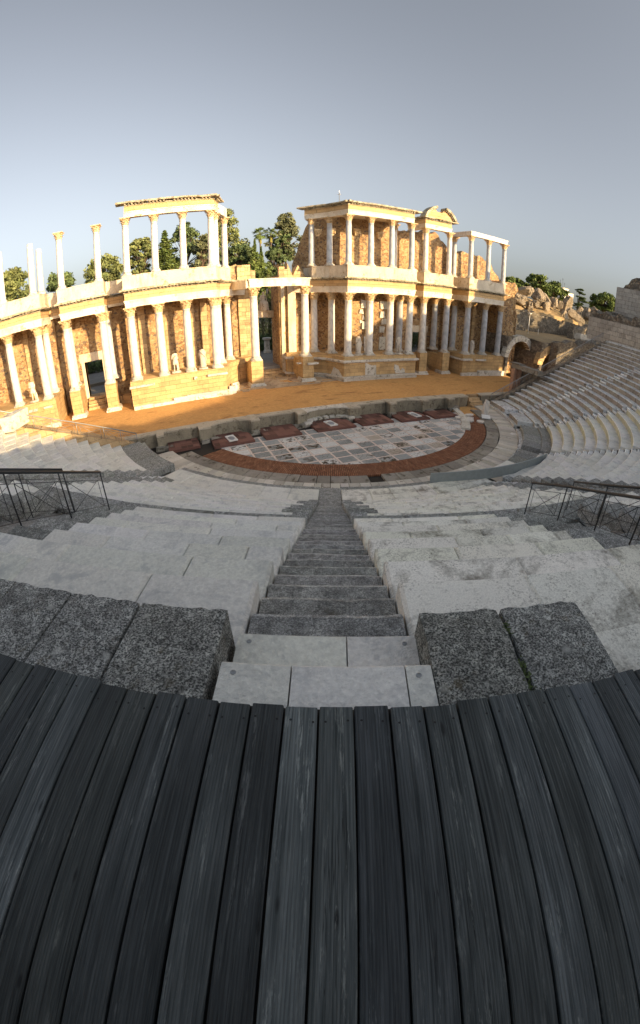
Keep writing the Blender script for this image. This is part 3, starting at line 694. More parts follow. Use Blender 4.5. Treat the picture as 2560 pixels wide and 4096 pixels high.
# ------------------------------------------------------------------ boardwalk
RB, ZB = 35.12, 9.212
t = thing('boardwalk', 'dark weathered timber walkway filling the foreground', 'boardwalk', tuple(P(-24.4, 36, ZB-.15)))
pitch = .2352; a = -24.516+.2352*-38; k = 0; rnd = random.Random(11)
while a < -12.5:
    b = a+pitch*rnd.uniform(.95, 1.05)
    near = abs((a+b)/2+24.4) < 6
    if True:
        am = R((a+b)/2); ax = Vector((math.cos(am), math.sin(am), 0)); ay = Vector((math.sin(am), -math.cos(am), 0))
        h = R((b-a)/2); g = .0035+rnd.uniform(0, .002); r0 = RB+rnd.uniform(-.012, .012); r1 = 38.15; dz = rnd.uniform(-.0025, .0025)
        me = bpy.data.meshes.new('plank'); nL = 24 if near else 2; vs = []; gr = []
        crv = rnd.uniform(-.002, .002); sec = [(-1, -.04, 0), (-1, -.005, 0), (-1, 0., .005), (1, 0., -.005), (1, -.005, 0), (1, -.04, 0)]
        for i in range(nL+1):
            rr = r0+(r1-r0)*i/nL; hw = math.tan(h)*rr-g
            for s_, dzz, dx in sec:
                e = (noise.noise(Vector((rr*3, k*3.1+s_, 0)))*.0016) if near else 0
                x = s_*hw+dx+e; vs.append(Vector((CX, CY, 0))+ay*rr+ax*x+Vector((0, 0, ZB+dz+dzz))-t.location)
                gr.append((x, rr, k*3.77))
        fs = []
        for i in range(nL):
            o_ = 6*i
            for m in range(5): fs.append((o_+m, o_+m+6, o_+m+7, o_+m+1))
        fs += [(0, 1, 2, 3, 4, 5), tuple(6*nL+m for m in (5, 4, 3, 2, 1, 0))]
        nb = len(vs)
        if near:
            for sx in (-.30, .33):
                rr = r0+.075+rnd.uniform(-.012, .012); xx = sx*2*math.tan(h)*rr*.95+rnd.uniform(-.006, .006); cp = Vector((CX, CY, 0))+ay*rr+ax*xx+Vector((0, 0, ZB+dz))-t.location
                for rd, zz in ((.0052, .0006), (.0052, .0012), (.001, .0004)):
                    for q_ in range(10): vs.append(cp+Vector((rd*math.cos(q_*.628), rd*math.sin(q_*.628), zz))); gr.append((0, 0, 0))
                for q_ in range(10): fs.append((nb+q_, nb+(q_+1) % 10, nb+10+(q_+1) % 10, nb+10+q_)); fs.append((nb+10+q_, nb+10+(q_+1) % 10, nb+20+(q_+1) % 10, nb+20+q_))
                nb = len(vs)
        me.from_pydata([tuple(v) for v in vs], [], fs); me.materials.append(M_WOOD); me.materials.append(M_SCREW)
        nf = len(fs); npl = 5*nL+2; me.polygons.foreach_set('material_index', [0]*npl+[1]*(nf-npl))
        tv = rnd.choice([.62, .8, .95, 1.05, 1.15, 1.3, 1.5, .72]); tc = (tv, tv, tv*rnd.uniform(.94, 1.05), 1)
        at = me.attributes.new('tint', 'FLOAT_COLOR', 'FACE'); at.data.foreach_set('color', np.array([tc]*nf, dtype=np.float32).ravel())
        ag = me.attributes.new('grain', 'FLOAT_VECTOR', 'POINT'); ag.data.foreach_set('vector', np.array(gr, dtype=np.float32).ravel())
        o = bpy.data.objects.new('plank', me); COL.objects.link(o); o.parent = t; fix_normals(o)
    a = b; k += 1
mb = MB(); mb.arc(35.105, 38.1, -36, -12, 8.6, 9.17, 40); mb.build('joist_frame', M_FILL, t)
mb = MB(); mb.arc(35.0, 36.4, -80, -33.6, 8.5, 9.1, 40); mb.arc(35.0, 36.4, -12.4, 80, 8.5, 9.1, 60); struct(mb.build('walkway_paving', M_SEAT_F))

# ------------------------------------------------------------------ railings
def railing(label, pts, hs, mat, rt=.021, rp=.014, group='railings', cross=True, top=None):
    """pts: post feet; hs: post heights"""
    t = thing('railing', label, 'railing', tuple(pts[0]), group)
    tops = [Vector(p)+Vector((0, 0, h)) for p, h in zip(pts, hs)]
    mb = MB(); mb.tube(tops if not top else top, rt, 10); mb.build('handrail', mat, t, True)
    for p, q in zip(pts, tops):
        mb = MB(); mb.tube([p, q], rp, 8); mb.build('post', mat, t, True)
    if cross:
        for (p, q), (p2, q2) in zip(zip(pts, tops), zip(pts[1:], tops[1:])):
            p, p2 = Vector(p), Vector(p2); mb = MB(); f = lambda u, v: (p.lerp(q, v)).lerp(p2.lerp(q2, v), u)
            for v in (.12, .80): mb.tube([f(0, v), f(1, v)], rp*.42, 6)
            for u in (.12, .88): mb.tube([f(u, .12), f(u, .80)], rp*.42, 6)
            mb.tube([f(.12, .12), f(.88, .80)], rp*.42, 6); mb.tube([f(.12, .80), f(.88, .12)], rp*.42, 6)
            mb.build('cross_bracing', mat, t, True)
    return t
V = Vector
railing('black tube railing on the left, the nearer of two beside the dark opening', [V((-14.76, -31.04, 6.25)), V((-15.25, -32.77, 7.1)), V((-15.85, -33.9, 7.68)), V((-16.35, -35.2, 8.3)), V((-16.9, -36.5, 8.95))], [.98, .98, 1.02, 1.09, 1.15], M_STEEL, .028, .015)
railing('black tube railing on the left, the farther one whose rail ends sooner', [V((-15.51, -31.5, 6.55)), V((-16.37, -31.95, 6.9)), V((-17.3, -33.0, 7.5)), V((-18.2, -34.0, 8.1))], [1.11, 1.15, 1.22, 1.28], M_STEEL, .028, .015)
railing('black tube railing on the right, the nearer of two beside the dark opening', [V((-5.42, -34.73, 5.95)), V((-6.17, -36.13, 6.75)), V((-7.15, -37.45, 7.55)), V((-7.95, -38.4, 8.1)), V((-8.6, -39.3, 8.7))], [.86, .78, .69, .69, .65], M_STEEL, .026, .014)
railing('black tube railing on the right, the farther one starting further along', [V((-4.17, -35.16, 6.02)), V((-5.6, -36.75, 7.0)), V((-6.6, -38.1, 7.75)), V((-7.6, -39.4, 8.5))], [.81, .76, .78, .8], M_STEEL, .026, .014)
# long handrails along the ends of the seating next to the stage
def end_rail(key, da, label, ranges, mat):
    pts = []; hs = []
    for r in ranges:
        a = lin(ENDS[key], r)+da*30/r; z = .05+max(0, (r-17.0))*.5063+.35; pts.append(P(a, r, z)); hs.append(.95)
    railing(label, pts, hs, mat, .045, .03)
end_rail('R', .5, 'long thin handrail climbing beside the right end of the seating', [17.2, 18.6, 20.4, 22.2, 24, 26, 28, 30, 32, 34], M_RAIL)
end_rail('L', -.5, 'pale sunlit handrail along the left end of the seating', [17.2, 18.4, 19.6, 21.5, 23.2, 24.4, 26, 28, 30, 32], M_RAIL)
def cpt(ang, r, z): return P(ang, r, z)
railing('short thin railing beside the upper opening on the far right', [P(63.5, 30.2, 6.9), P(62.6, 31.8, 7.7), P(61.6, 33.4, 8.5)], [.95]*3, M_RAIL, .02, .015)
railing('thin railing lowest on the far right, next to the dark opening', [P(60.5, 29.4, 6.5), P(59.5, 31.0, 7.3), P(58.5, 32.6, 8.1)], [.95]*3, M_RAIL, .02, .015)

# low curved blue-grey panel standing among the lowest seats on the right
mb = MB(); pa, pb = V((.25, -24.1, .75)), V((9.95, -24.75, .95)); n = 24; vs = []; 
for k in range(n+1):
    tt = k/n; p = pa.lerp(pb, tt); p.y -= 1.15*4*tt*(1-tt)*.55
    for dy, zz in ((0, -.05), (0, .62), (.07, .62), (.07, -.05)): vs.append((p.x, p.y+dy, p.z+zz))
fs = [(4*k+i, 4*k+(i+1) % 4, 4*k+4+(i+1) % 4, 4*k+4+i) for k in range(n) for i in range(4)]+[(3, 2, 1, 0), tuple(4*n+i for i in range(4))]
mb.add(vs, fs); tag(fix_normals(mb.build('barrier_panel', M_PANEL, origin=(5, -24.5, .6))), 'low curved blue grey panel across the bottom seats on the right', 'panel')

# ------------------------------------------------------------------ stage front wall with niches
YB, YF, ZS = -9.1, -10.3, 1.1
t = thing('stage_wall', 'low stone stage front wall with curved and square niches', 'wall', (0, -9.6, 0))
def wallseg(name, polys, mat=M_PIER, z1=1.08, cop=True, copm=None):
    mb = MB()
    for p in polys: mb.prism(p, -.1, z1-.1)
    o = mb.build(name, mat, t)
    mb = MB()
    for p in polys:
        cx = sum(q[0] for q in p)/len(p); cy = sum(q[1] for q in p)/len(p)
        mb.prism([(cx+(q[0]-cx)*1.02, q[1]-(.05 if q[1] < cy else 0)) for q in p], z1-.1, z1+.03)
    mb.build('coping', copm or M_COPE, t)
    return o
M_STAGEW = stone('stage_wall_render', (.30, .265, .20), spot=(.12, .10, .07), spot_amt=.35, spot_scale=1.6, fine=12, bump=.5, stain=(.10, .09, .07), stain_amt=.8)
M_COPE = stone('pale_coping', (.46, .41, .33), spot=(.2, .18, .13), spot_amt=.3, spot_scale=1.5, fine=12, bump=.4)
def niche_round(x0, x1, n=14):
    cx = (x0+x1)/2; hw = (x1-x0)/2; out = []
    for k in range(n+1):
        a = math.pi*k/n; out.append((cx-hw*math.cos(a), YF+.1+(abs(YB-YF)-.35)*math.sin(a)))
    return out
YW = YB+.35
segs = []
xs = [(-31, -13.7, 'rect'), (-13.7, -13.15, 'pier'), (-13.15, -10.45, 'rect'), (-10.45, -9.5, 'pier'), (-9.5, -6.35, 'round'), (-6.35, -5.65, 'pier'), (-5.65, -2.5, 'rect'), (-2.5, -1.7, 'pier'),
      (-1.7, 2.2, 'round'), (2.2, 3.15, 'pier'), (3.15, 6.2, 'rect'), (6.2, 6.85, 'pier'), (6.85, 9.8, 'round'), (9.8, 10.5, 'pier'), (10.5, 12.95, 'rect'), (12.95, 13.7, 'pier'), (13.7, 16.1, 'rect'), (18.1, 26.5, 'rect')]
for x0, x1, kd in xs:
    yb = YB-.35 if x0 < 9 else YB-.55
    if x0 < -14: wallseg('wall_bay', [[(x0, yb), (x1, yb), (x1, YW), (x0, YW)]], M_STAGEW)
    elif kd == 'pier': wallseg('pier', [[(x0, YF), (x1, YF), (x1, YW-.02), (x0, YW-.02)]], M_STAGEW, 1.12)
    elif kd == 'rect': wallseg('wall_bay', [[(x0, yb), (x1, yb), (x1, YW), (x0, YW)]], M_STAGEW)
    else:
        pts = niche_round(x0, x1); polys = []
        for (ax_, ay_), (bx_, by_) in zip(pts, pts[1:]): polys.append([(ax_, ay_), (bx_, by_), (bx_, YW), (ax_, YW)])
        wallseg('curved_bay', polys, M_STAGEW, 1.08, copm=M_PLINTH if x0 == -1.7 else None)
mb = MB()   # little steps up to the stage on the right
for k in range(4): mb.box(16.2+.05*k, 18.0-.1*k, -10.3+.3*k, -9.0, -.1, .28*(k+1), 0, jit(.2), .03)
mb.build('steps', M_PIER, t)
mb = MB()   # broken base stones at the feet of the piers
for x in [-13.4, -9.9, -6.0, -2.1, 2.7, 6.5, 10.1, 13.3]:
    for k in range(3): xx = x+random.uniform(-.8, .8); mb.box(xx-.3, xx+.3, YF-.35+random.uniform(-.1, .1), YF+.1, -.05, .22+random.uniform(-.05, .12), 0, jit(.3), .05)
mb.build('footing', M_SLAB, t)
mb = MB(); 
for k in range(11): a = math.pi*k/10; xx = .25-1.95*math.cos(a); yy = YF-.15+(.95)*math.sin(a); mb.cbox((xx, yy, .3), V((math.sin(a), math.cos(a), 0)), V((-math.cos(a), math.sin(a), 0)), V((0, 0, 1)), .22, .28, .09, .02, 0, jit(.1))
mb.build('niche_kerb', M_PLINTH, t)

# brown gratings in the niches and the white framed lamps lying on them
def platform(label, x0, x1, y0, y1, rnd_=False, tilt=0.):
    t = thing('wooden_platform', label, 'platform', ((x0+x1)/2, (y0+y1)/2, 0), 'brown platforms in the niches')
    w = x1-x0; n = 12; top = []
    if rnd_:
        poly = [(x0, y0), (x1, y0), (x1, y1-.9)]+[((x0+x1)/2+w/2*math.cos(math.pi*k/n), y1-.9+.9*math.sin(math.pi*k/n)) for k in range(1, n)]+[(x0, y1-.9)]
    else: poly = [(x0, y0), (x1, y0), (x1, y1), (x0, y1)]
    mb = MB(); mb.prism(poly, .02, .22); mb.build('box', M_BROWN, t)
    nx = max(3, int(w/.42)); ny = 4
    mb = MB()
    for i in range(nx):
        for j in range(ny):
            u0 = x0+.05+(w-.1)*i/nx; u1 = x0+.05+(w-.1)*(i+1)/nx; v0 = y0+.05+(y1-y0-.1)*j/ny; v1 = y0+.05+(y1-y0-.1)*(j+1)/ny
            cx_, cy_ = (u0+u1)/2, (v0+v1)/2
            if rnd_ and cy_ > y1-.95 and ((cx_-(x0+x1)/2)/(w/2))**2+((cy_-(y1-.9))/.9)**2 > .8: continue
            mb.box(u0+.015, u1-.015, v0+.015, v1-.015, .22, .24, 0, (random.choice([.55, .8, 1.0, 1.3]),)*3)
    mb.build('slat_grid', M_BROWN, t); return t
platform('dark brown rectangular platform, leftmost, mostly in shade', -12.95, -10.6, -11.5, -9.55)
platform('brown round-backed platform with a white framed lamp, leftmost of the three round ones', -9.65, -6.6, -12.3, -9.75, True)
platform('brown square grid platform between the left and middle lamps', -5.75, -2.9, -12.35, -9.8)
platform('brown round-backed platform in the white-coped niche', -1.6, 1.75, -12.35, -9.95, True)
platform('brown square platform right of the middle lamp', 2.35, 5.35, -12.3, -9.85)
platform('brown round-backed platform with the rightmost lamp', 6.0, 9.05, -12.55, -10.15, True)
platform('rightmost brown square grid platform', 9.55, 12.3, -12.6, -10.7)
platform('small dark platform half hidden at the foot of the left seats', -17.6, -14.4, -11.2, -9.6)
def framed_lamp(label, x, y, rot):
    t = thing('floor_lamp', label, 'floor lamp', (x, y, .245), 'white framed lamps on the platforms', rot)
    mb = MB(); t.location = (0, 0, 0); mb.box(-.33, .33, -.62, .62, 0, .05)
    for a_, b_, c_, d_ in ((-.33, .33, .52, .62), (-.33, .33, -.62, -.52), (-.33, -.25, -.52, .52), (.25, .33, -.52, .52)): mb.box(a_, b_, c_, d_, .05, .09)
    mb.build('frame', M_WHITEP, t)
    mb = MB(); mb.lathe([(.24, .045), (.24, .06), (.02, .10)], 0, 0, 20)
    for i in range(len(mb.v)): v = mb.v[i]; mb.v[i] = (v[0], v[1]*1.7, v[2])
    mb.build('lens', M_LENS, t, True); t.location = (x, y, .245); return t
framed_lamp('white framed lamp lying on the left round platform', -8.18, -11.25, .1)
framed_lamp('white framed lamp lying in the middle niche', -.02, -11.2, .1)
framed_lamp('white framed lamp lying on the right round platform', 8.04, -11.5, .12)

# marble fragment with an information plate, loose slabs
mb = MB()
vs = [(-.32, -.13, 0), (.32, -.13, 0), (.32, .13, 0), (-.32, .13, 0), (-.30, -.12, 1.1), (.36, -.12, 1.3), (.36, .1, 1.3), (-.30, .1, 1.1), (-.1, -.1, 1.62), (.30, -.08, 1.45), (.3, .06, 1.45), (-.1, .08, 1.62)]
mb.add([(x+15.45, y-13.0, z+.1) for x, y, z in vs], [(0, 1, 5, 4), (1, 2, 6, 5), (2, 3, 7, 6), (3, 0, 4, 7), (4, 5, 9, 8), (5, 6, 10, 9), (6, 7, 11, 10), (7, 4, 8, 11), (8, 9, 10, 11)])
tag(mb.build('marble_fragment', M_WHITE, origin=(15.45, -13, .1)), 'upright broken white marble fragment beside the right seats', 'fragment')
mb = MB(); mb.cbox((14.7, -13.9, .3), V((.8, -.55, .0)).normalized(), V((.55, .8, .35)).normalized(), V((-.2, -.28, .9)).normalized(), .42, .3, .03, .0); mb.box(14.5, 14.9, -13.95, -13.75, .1, .28)
tag(mb.build('information_plate', M_WHITEP, origin=(14.7, -13.9, .1)), 'small tilted white plate at the foot of the marble fragment', 'plate')
rnd = random.Random(5)
for k, (x, y, w_, l_, lab) in enumerate([(12.1, -13.0, .6, .35, 'broken white slab nearest the rightmost brown platform'), (13.6, -12.7, .7, .25, 'long pale slab between the paving and the marble fragment'),
        (12.6, -13.9, .5, .45, 'cracked white slab at the end of the paving'), (13.3, -14.6, .4, .4, 'white slab lying on the start of the brick ring'), (12.9, -13.5, .5, .3, 'small pale shard beside the cracked slab'),
        (15.0, -16.1, .45, .35, 'white slab at the outer edge of the bricks, upper one'), (14.0, -18.2, .42, .38, 'white slab pair on the bricks, larger'), (14.1, -18.9, .36, .3, 'white slab pair on the bricks, smaller'), (12.8, -20.2, .3, .26, 'small white slab lowest on the brick ring')]):
    n = 7; a0_ = rnd.uniform(0, 6); poly = [(x+w_*math.cos(a0_+6.283*i/n)*rnd.uniform(.75, 1.1), y+l_*math.sin(a0_+6.283*i/n)*rnd.uniform(.75, 1.1)) for i in range(n)]
    mb = MB(); mb.prism(poly, .08, .17+rnd.uniform(0, .08)); tag(mb.build('marble_slab', M_WHITE, origin=(x, y, .08)), lab, 'marble slab', 'loose white slabs')
mb = MB()  # the curved white kerb left on the right side
for k in range(9): a0_ = 45+3.3*k; mb.arc(11.75+.03*k, 12.55, a0_, a0_+3.2, .05, .22+random.uniform(-.02, .02), 2, 0, jit(.06))
tag(mb.build('curved_kerb', M_PLINTH, origin=tuple(P(58, 12.2))), 'short curved white marble kerb at the right edge of the paving', 'kerb')
# ---- part two: the stage building and everything beyond it
# ================================================================== stage building
def offset(path, d):
    out = []; n = len(path)
    for i, p in enumerate(path):
        ns = []
        for a, b in ((i-1, i), (i, i+1)):
            if a < 0 or b >= n: continue
            dx, dy = path[b][0]-path[a][0], path[b][1]-path[a][1]; l = math.hypot(dx, dy); ns.append((dy/l, -dx/l))
        if len(ns) == 1: nx, ny = ns[0]; k = 1
        else:
            nx, ny = ns[0][0]+ns[1][0], ns[0][1]+ns[1][1]; l = math.hypot(nx, ny); nx /= l; ny /= l
            k = 1/max(.5, nx*ns[0][0]+ny*ns[0][1])
        out.append((p[0]+nx*d*k, p[1]+ny*d*k))
    return out
def strip(path, df, db): return offset(path, df)+offset(path, -db)[::-1]
def mir(poly): return [(-x, y) for x, y in poly][::-1]
def curve(path, n=5):
    """round the regia side corner points (first three) with a Catmull-Rom curve"""
    return path
ZST, ZP, ZC1, ZE1, ZU, ZC2 = 1.1, 3.83, 10.83, 12.52, 13.86, 19.46

# ---------------- columns
def lump(prof): return prof
def column_base(mb, r, h, wpl):
    mb.cbox((0, 0, h*.17), V((1, 0, 0)), V((0, 1, 0)), V((0, 0, 1)), wpl, wpl, h*.17, .01)
    p = [(r*1.28, h*.34)]
    for k in range(7): a = -math.pi/2+math.pi*k/6; p.append((r*1.28+h*.13*math.cos(a), h*.47+h*.13*math.sin(a)))
    p += [(r*1.14, h*.64), (r*1.10, h*.70), (r*1.14, h*.76)]
    for k in range(5): a = -math.pi/2+math.pi*k/4; p.append((r*1.12+h*.08*math.cos(a), h*.84+h*.08*math.sin(a)))
    p += [(r*1.03, h*.95), (r, h)]
    mb.lathe(p, 0, 0, 26)
def shaft(mb, r, z0, z1, broken=False):
    p = [(r*1.04, z0), (r, z0+.06)]
    for k in range(1, 9): t = k/9; p.append((r*(1-.13*t-.03*math.sin(math.pi*t)*-1), z0+(z1-z0)*t))
    if not broken: p += [(r*.86, z1-.10), (r*.93, z1-.085), (r*.93, z1-.03), (r*.86, z1)]
    else: p += [(r*.86, z1)]
    mb.lathe(p, 0, 0, 26)
def capital(mb, r, h, z0, wa):
    mb.lathe([(r*.86, z0), (r*.84, z0+h*.3), (r*.9, z0+h*.6), (r*1.15, z0+h*.82), (r*1.3, z0+h*.88)], 0, 0, 20)
    for row_, (zb, zt, n, rr, ph) in enumerate(((0, .42, 8, 1.0, 0), (.18, .68, 8, 1.05, .5))):
        for k in range(n):
            a = 2*math.pi*(k+ph)/n; ca, sa = math.cos(a), math.sin(a); w = r*.34
            pts = [(r*.9, zb, w), (r*rr*.98, zb+(zt-zb)*.5, w*1.1), (r*rr*1.08, zb+(zt-zb)*.85, w*.9), (r*rr*1.34, zt, w*.65), (r*rr*1.42, zt-.09, w*.35)]
            vs = []; 
            for (q, zz, ww) in pts:
                for s_ in (-1, 0, 1): rr_ = q+(.0 if s_ else r*.07); vs.append((ca*rr_-sa*ww*s_, sa*rr_+ca*ww*s_, z0+zz*h))
            fs = [(3*i+j, 3*i+j+1, 3*i+j+4, 3*i+j+3) for i in range(4) for j in range(2)]
            mb.add(vs, fs, 0, jit(.12))
    for k in range(4):                                  # corner volutes
        a = math.pi/4+k*math.pi/2; ca, sa = math.cos(a), math.sin(a)
        pts = [V((ca*q, sa*q, z0+zz*h)) for q, zz in ((r*1.0, .5), (r*1.2, .72), (r*1.55, .86), (r*1.72, .8), (r*1.66, .70), (r*1.5, .74))]
        mb.tube(pts, [r*.12, r*.13, r*.14, r*.13, r*.12, r*.06], 6)
        b = a+math.pi/4; mb.cbox((math.cos(b)*r*1.22, math.sin(b)*r*1.22, z0+h*.86), V((math.cos(b), math.sin(b), 0)), V((-math.sin(b), math.cos(b), 0)), V((0, 0, 1)), r*.1, r*.16, h*.1, .01)
    poly = []
    for k in range(4):
        a = k*math.pi/2
        for t in (-1, -.5, 0, .5, 1):
            x = wa*(1-.13*(1-t*t)); y = wa*t*.94; poly.append((x*math.cos(a)-y*math.sin(a), x*math.sin(a)+y*math.cos(a)))
    mb.prism(poly, z0+h*.87, z0+h)
PROTO = {}
def column(kind, mat, x, y, z, label, group, rot=0.):
    key = (kind, mat.name)
    if key not in PROTO:
        H, r, hb, hc, wpl, wa = dict(low=(7.0, .40, .42, .86, .53, .62), reg=(7.72, .42, .44, .92, .56, .66), up=(5.6, .32, .34, .70, .42, .50), brk=(4.95, .32, .34, 0, .42, 0), brs=(4.6, .31, .34, 0, .42, 0))[kind]
        t = thing('column', label, 'column', (x, y, z), group, rot); loc = t.location.copy(); t.location = (0, 0, 0)
        mb = MB(); column_base(mb, r, hb, wpl); mb.build('base', M_PLINTH, t, True)
        mb = MB(); shaft(mb, r, hb, H-hc, hc == 0); o = mb.build('shaft', mat, t, True)
        if hc: mb = MB(); capital(mb, r, hc, H-hc, wa); mb.build('capital', M_CAP, t, False)
        t.location = loc; PROTO[key] = t
        for o in t.children:
            if o.name.startswith(('base', 'shaft')):
                me = o.data; me.polygons.foreach_set('use_smooth', [len(p.vertices) == 4 and abs(p.normal.z) < .97 for p in me.polygons])
        return t
    return dup(PROTO[key], (x, y, z), rot, label, group)
G1, G2, G3 = 'lower storey columns of the stage building', 'upper storey columns of the stage building', 'rear columns of the stage building'
PY, DY = 0., 1.13
LOW = [(-30.0, PY, M_WHITE, 'lower column at the far left, cut by the photo edge'), (-27.04, PY, M_WHITE, 'white lower column left of the far left statue'), (-23.92, PY, M_WHITE, 'white lower column right of the far left statue'),
       (-21.33, DY, M_WHITE, 'white lower column on the tall pedestal left of the left doorway'), (-17.70, DY, M_WHITE, 'white lower column on the tall pedestal right of the left doorway'),
       (-14.90, PY, M_WHITE, 'leftmost white column of the podium with two headless statues'), (-12.26, PY, M_WHITE, 'white column just left of the naked headless statue'), (-9.65, PY, M_WHITE, 'white column between the two headless statues'), (-7.02, PY, M_WHITE, 'thick white corner column right of the draped headless statue'),
       (7.02, PY, M_WHITE, 'corner column of the right podium with the marble patches'), (9.65, PY, M_WHITE, 'column right of the robed statue on the right podium'), (12.26, PY, M_WHITE, 'column left of the bare torso statue on the right podium'), (14.90, PY, M_WHITE, 'rightmost front column of the right podium'),
       (17.70, DY, M_WHITE, 'column on the pedestal left of the right doorway'), (21.33, DY, M_BLUE, 'column on the pedestal right of the right doorway'),
       (23.92, PY, M_BLUE, 'blue grey column left of the small statue on the end podium'), (27.04, PY, M_BLUE, 'middle blue grey column of the end podium'), (30.01, PY, M_BLUE, 'last blue grey column at the right end beside the arch')]
for x, y, m, l in LOW: column('low', m, x, y, ZP, l, G1)
REAR = [(-23.93, 3.0, M_WHITE, 'rear column half hidden behind the front one right of the far left statue'), (-6.24, 2.55, M_WHITE, 'rear column mostly hidden behind the thick corner column'), (-5.0, 4.25, M_WHITE, 'shaded column in the curved recess left of the central doorway'),
        (4.86, 4.25, M_WHITE, 'first column in the curved recess right of the central doorway'), (6.24, 2.55, M_WHITE, 'second column in the curved recess right of the central doorway'), (14.85, 2.0, M_BLUE, 'rear column behind the rightmost front column of the right podium'),
        (21.5, 3.75, M_BLUE, 'rear blue column against the wall right of the right doorway'), (24.5, 3.3, M_BLUE, 'rear blue column at the left corner of the end podium'), (-21.6, 3.75, M_WHITE, 'rear column behind the pedestal column left of the left doorway'), (-17.5, 3.75, M_WHITE, 'rear column behind the pedestal column right of the left doorway')]
for x, y, m, l in REAR: column('low', m, x, y, ZP, l, G3)
column('reg', M_WHITE, -2.74, 1.55, ZP, 'tall streaked column left of the central doorway', 'tall columns of the central doorway')
column('reg', M_WHITE, 2.74, 1.55, ZP, 'tall streaked column right of the central doorway', 'tall columns of the central doorway')
UP = [(-21.33, DY, 'up', M_WHITE, 'free standing upper column with capital above the left doorway, left one'), (-17.70, DY, 'up', M_WHITE, 'free standing upper column with capital above the left doorway, right one'),
      (-27.04, PY, 'brk', M_WHITE, 'upper column shaft at the left edge of the photo'), (-23.92, PY, 'brk', M_WHITE, 'broken upper shaft without capital, taller of the leaning pair'), (-23.6, 2.0, 'brs', M_WHITE, 'broken upper shaft without capital, shorter and behind'),
      (-14.90, PY, 'up', M_WHITE, 'leftmost upper column under the free standing left beam'), (-12.26, PY, 'up', M_WHITE, 'second upper column under the free standing left beam'), (-9.65, PY, 'up', M_WHITE, 'third upper column under the free standing left beam'), (-7.02, PY, 'up', M_WHITE, 'corner upper column under the free standing left beam'),
      (-6.35, 1.75, 'up', M_WHITE, 'upper column right behind the corner column of the left beam'), (-5.0, 4.2, 'up', M_WHITE, 'upper column at the right end of the free standing left beam'),
      (4.6, 4.25, 'up', M_BLUE, 'leftmost grey veined upper column of the right building'), (6.0, 2.55, 'up', M_BLUE, 'second upper column from the left of the right building'), (7.02, PY, 'up', M_BLUE, 'corner upper column of the right building'),
      (9.65, PY, 'up', M_BLUE, 'upper column right of the corner on the right building'), (12.26, PY, 'up', M_BLUE, 'upper column left of the small rear one on the right building'), (14.0, 2.2, 'up', M_WHITE, 'small rear upper column near the right end of the right building'), (14.90, PY, 'up', M_BLUE, 'rightmost front upper column of the right building'),
      (17.70, DY, 'up', M_WHITE, 'left upper column under the broken curved pediment'), (21.33, DY, 'up', M_WHITE, 'right upper column under the broken curved pediment'),
      (24.0, 3.3, 'up', M_BLUE, 'mottled rear upper column at the left of the last bare beam'), (23.92, PY, 'up', M_BLUE, 'front left upper column under the last bare beam'), (27.04, PY, 'up', M_BLUE, 'dark streaked middle upper column under the last bare beam'), (30.01, PY, 'up', M_BLUE, 'last upper column at the right end of the building')]
for x, y, k, m, l in UP: column(k, m, x, y, ZU, l, G2)

# ---------------- podiums
def podium(label, poly, zt=ZP, z0=ZST-.02, cor=(3.25, 3.42), mat=M_POD, plinth=.42, open_cor=None, top=True):
    cx = sum(p[0] for p in poly)/len(poly); cy = sum(p[1] for p in poly)/len(poly)
    t = thing('podium', label, 'podium', (cx, cy, ZST), 'podiums of the stage building')
    mb = MB(); mb.prism(poly, z0, zt); mb.build('masonry', mat, t)
    return t
def closed_off(poly, d):
    a = sum(poly[i][0]*poly[(i+1) % len(poly)][1]-poly[(i+1) % len(poly)][0]*poly[i][1] for i in range(len(poly)))
    if a < 0: poly = poly[::-1]
    n = len(poly); out = []
    for i in range(n):
        p, q, r = poly[i-1], poly[i], poly[(i+1) % n]
        n1 = (q[1]-p[1], -(q[0]-p[0])); n2 = (r[1]-q[1], -(r[0]-q[0])); l1 = math.hypot(*n1); l2 = math.hypot(*n2)
        nx, ny = n1[0]/l1+n2[0]/l2, n1[1]/l1+n2[1]/l2; l = math.hypot(nx, ny); nx /= l; ny /= l; k = 1/max(.5, nx*n1[0]/l1+ny*n1[1]/l1)
        out.append((q[0]+nx*d*k, q[1]+ny*d*k))
    return out
CP = [(2.81, 5.34), (4.86, 4.25), (6.24, 2.55), (7.02, 0), (14.9, 0)]
podC = offset([(2.0, 5.34), (4.5, 4.05), (6.05, 2.35), (6.85, 0.1), (15.0, .1)], .75)+[(15.65, -.65), (15.65, 4.0), (8, 7.2), (2.0, 7.2)]
podC = [p for i, p in enumerate(podC)]
podC = offset([(2.0, 5.34), (4.5, 4.05), (6.05, 2.35), (6.85, 0.1), (15.65, .1)], .75)+[(15.65, 4.0), (8, 7.2), (2.0, 7.2)]
def long_stones(mb, x0, x1, y0, y1, z0, z1, w=1.6, mat=0, drop=0., j=.02, k=.12):
    x = x0
    while x < x1-.1:
        b = min(x1, x+w*random.uniform(.7, 1.3))
        if random.random() >= drop: mb.box(x+.01, b-.01, y0+random.uniform(-j, j), y1, z0, z1+random.uniform(-j, j), mat, jit(k), .008)
        x = b
t = podium('right podium with white marble patches on its front', podC)
mb = MB(); mb.prism(closed_off(podC, .16), ZST-.05, 1.42); mb.prism(closed_off(podC, .28), 1.42, 1.62); mb.build('plinth', M_PLINTH, t)
mb = MB(); mb.prism(closed_off(podC, .26), 3.22, 3.42); mb.prism(closed_off(podC, .14), 3.12, 3.22); mb.build('cornice', M_PLINTH, t)
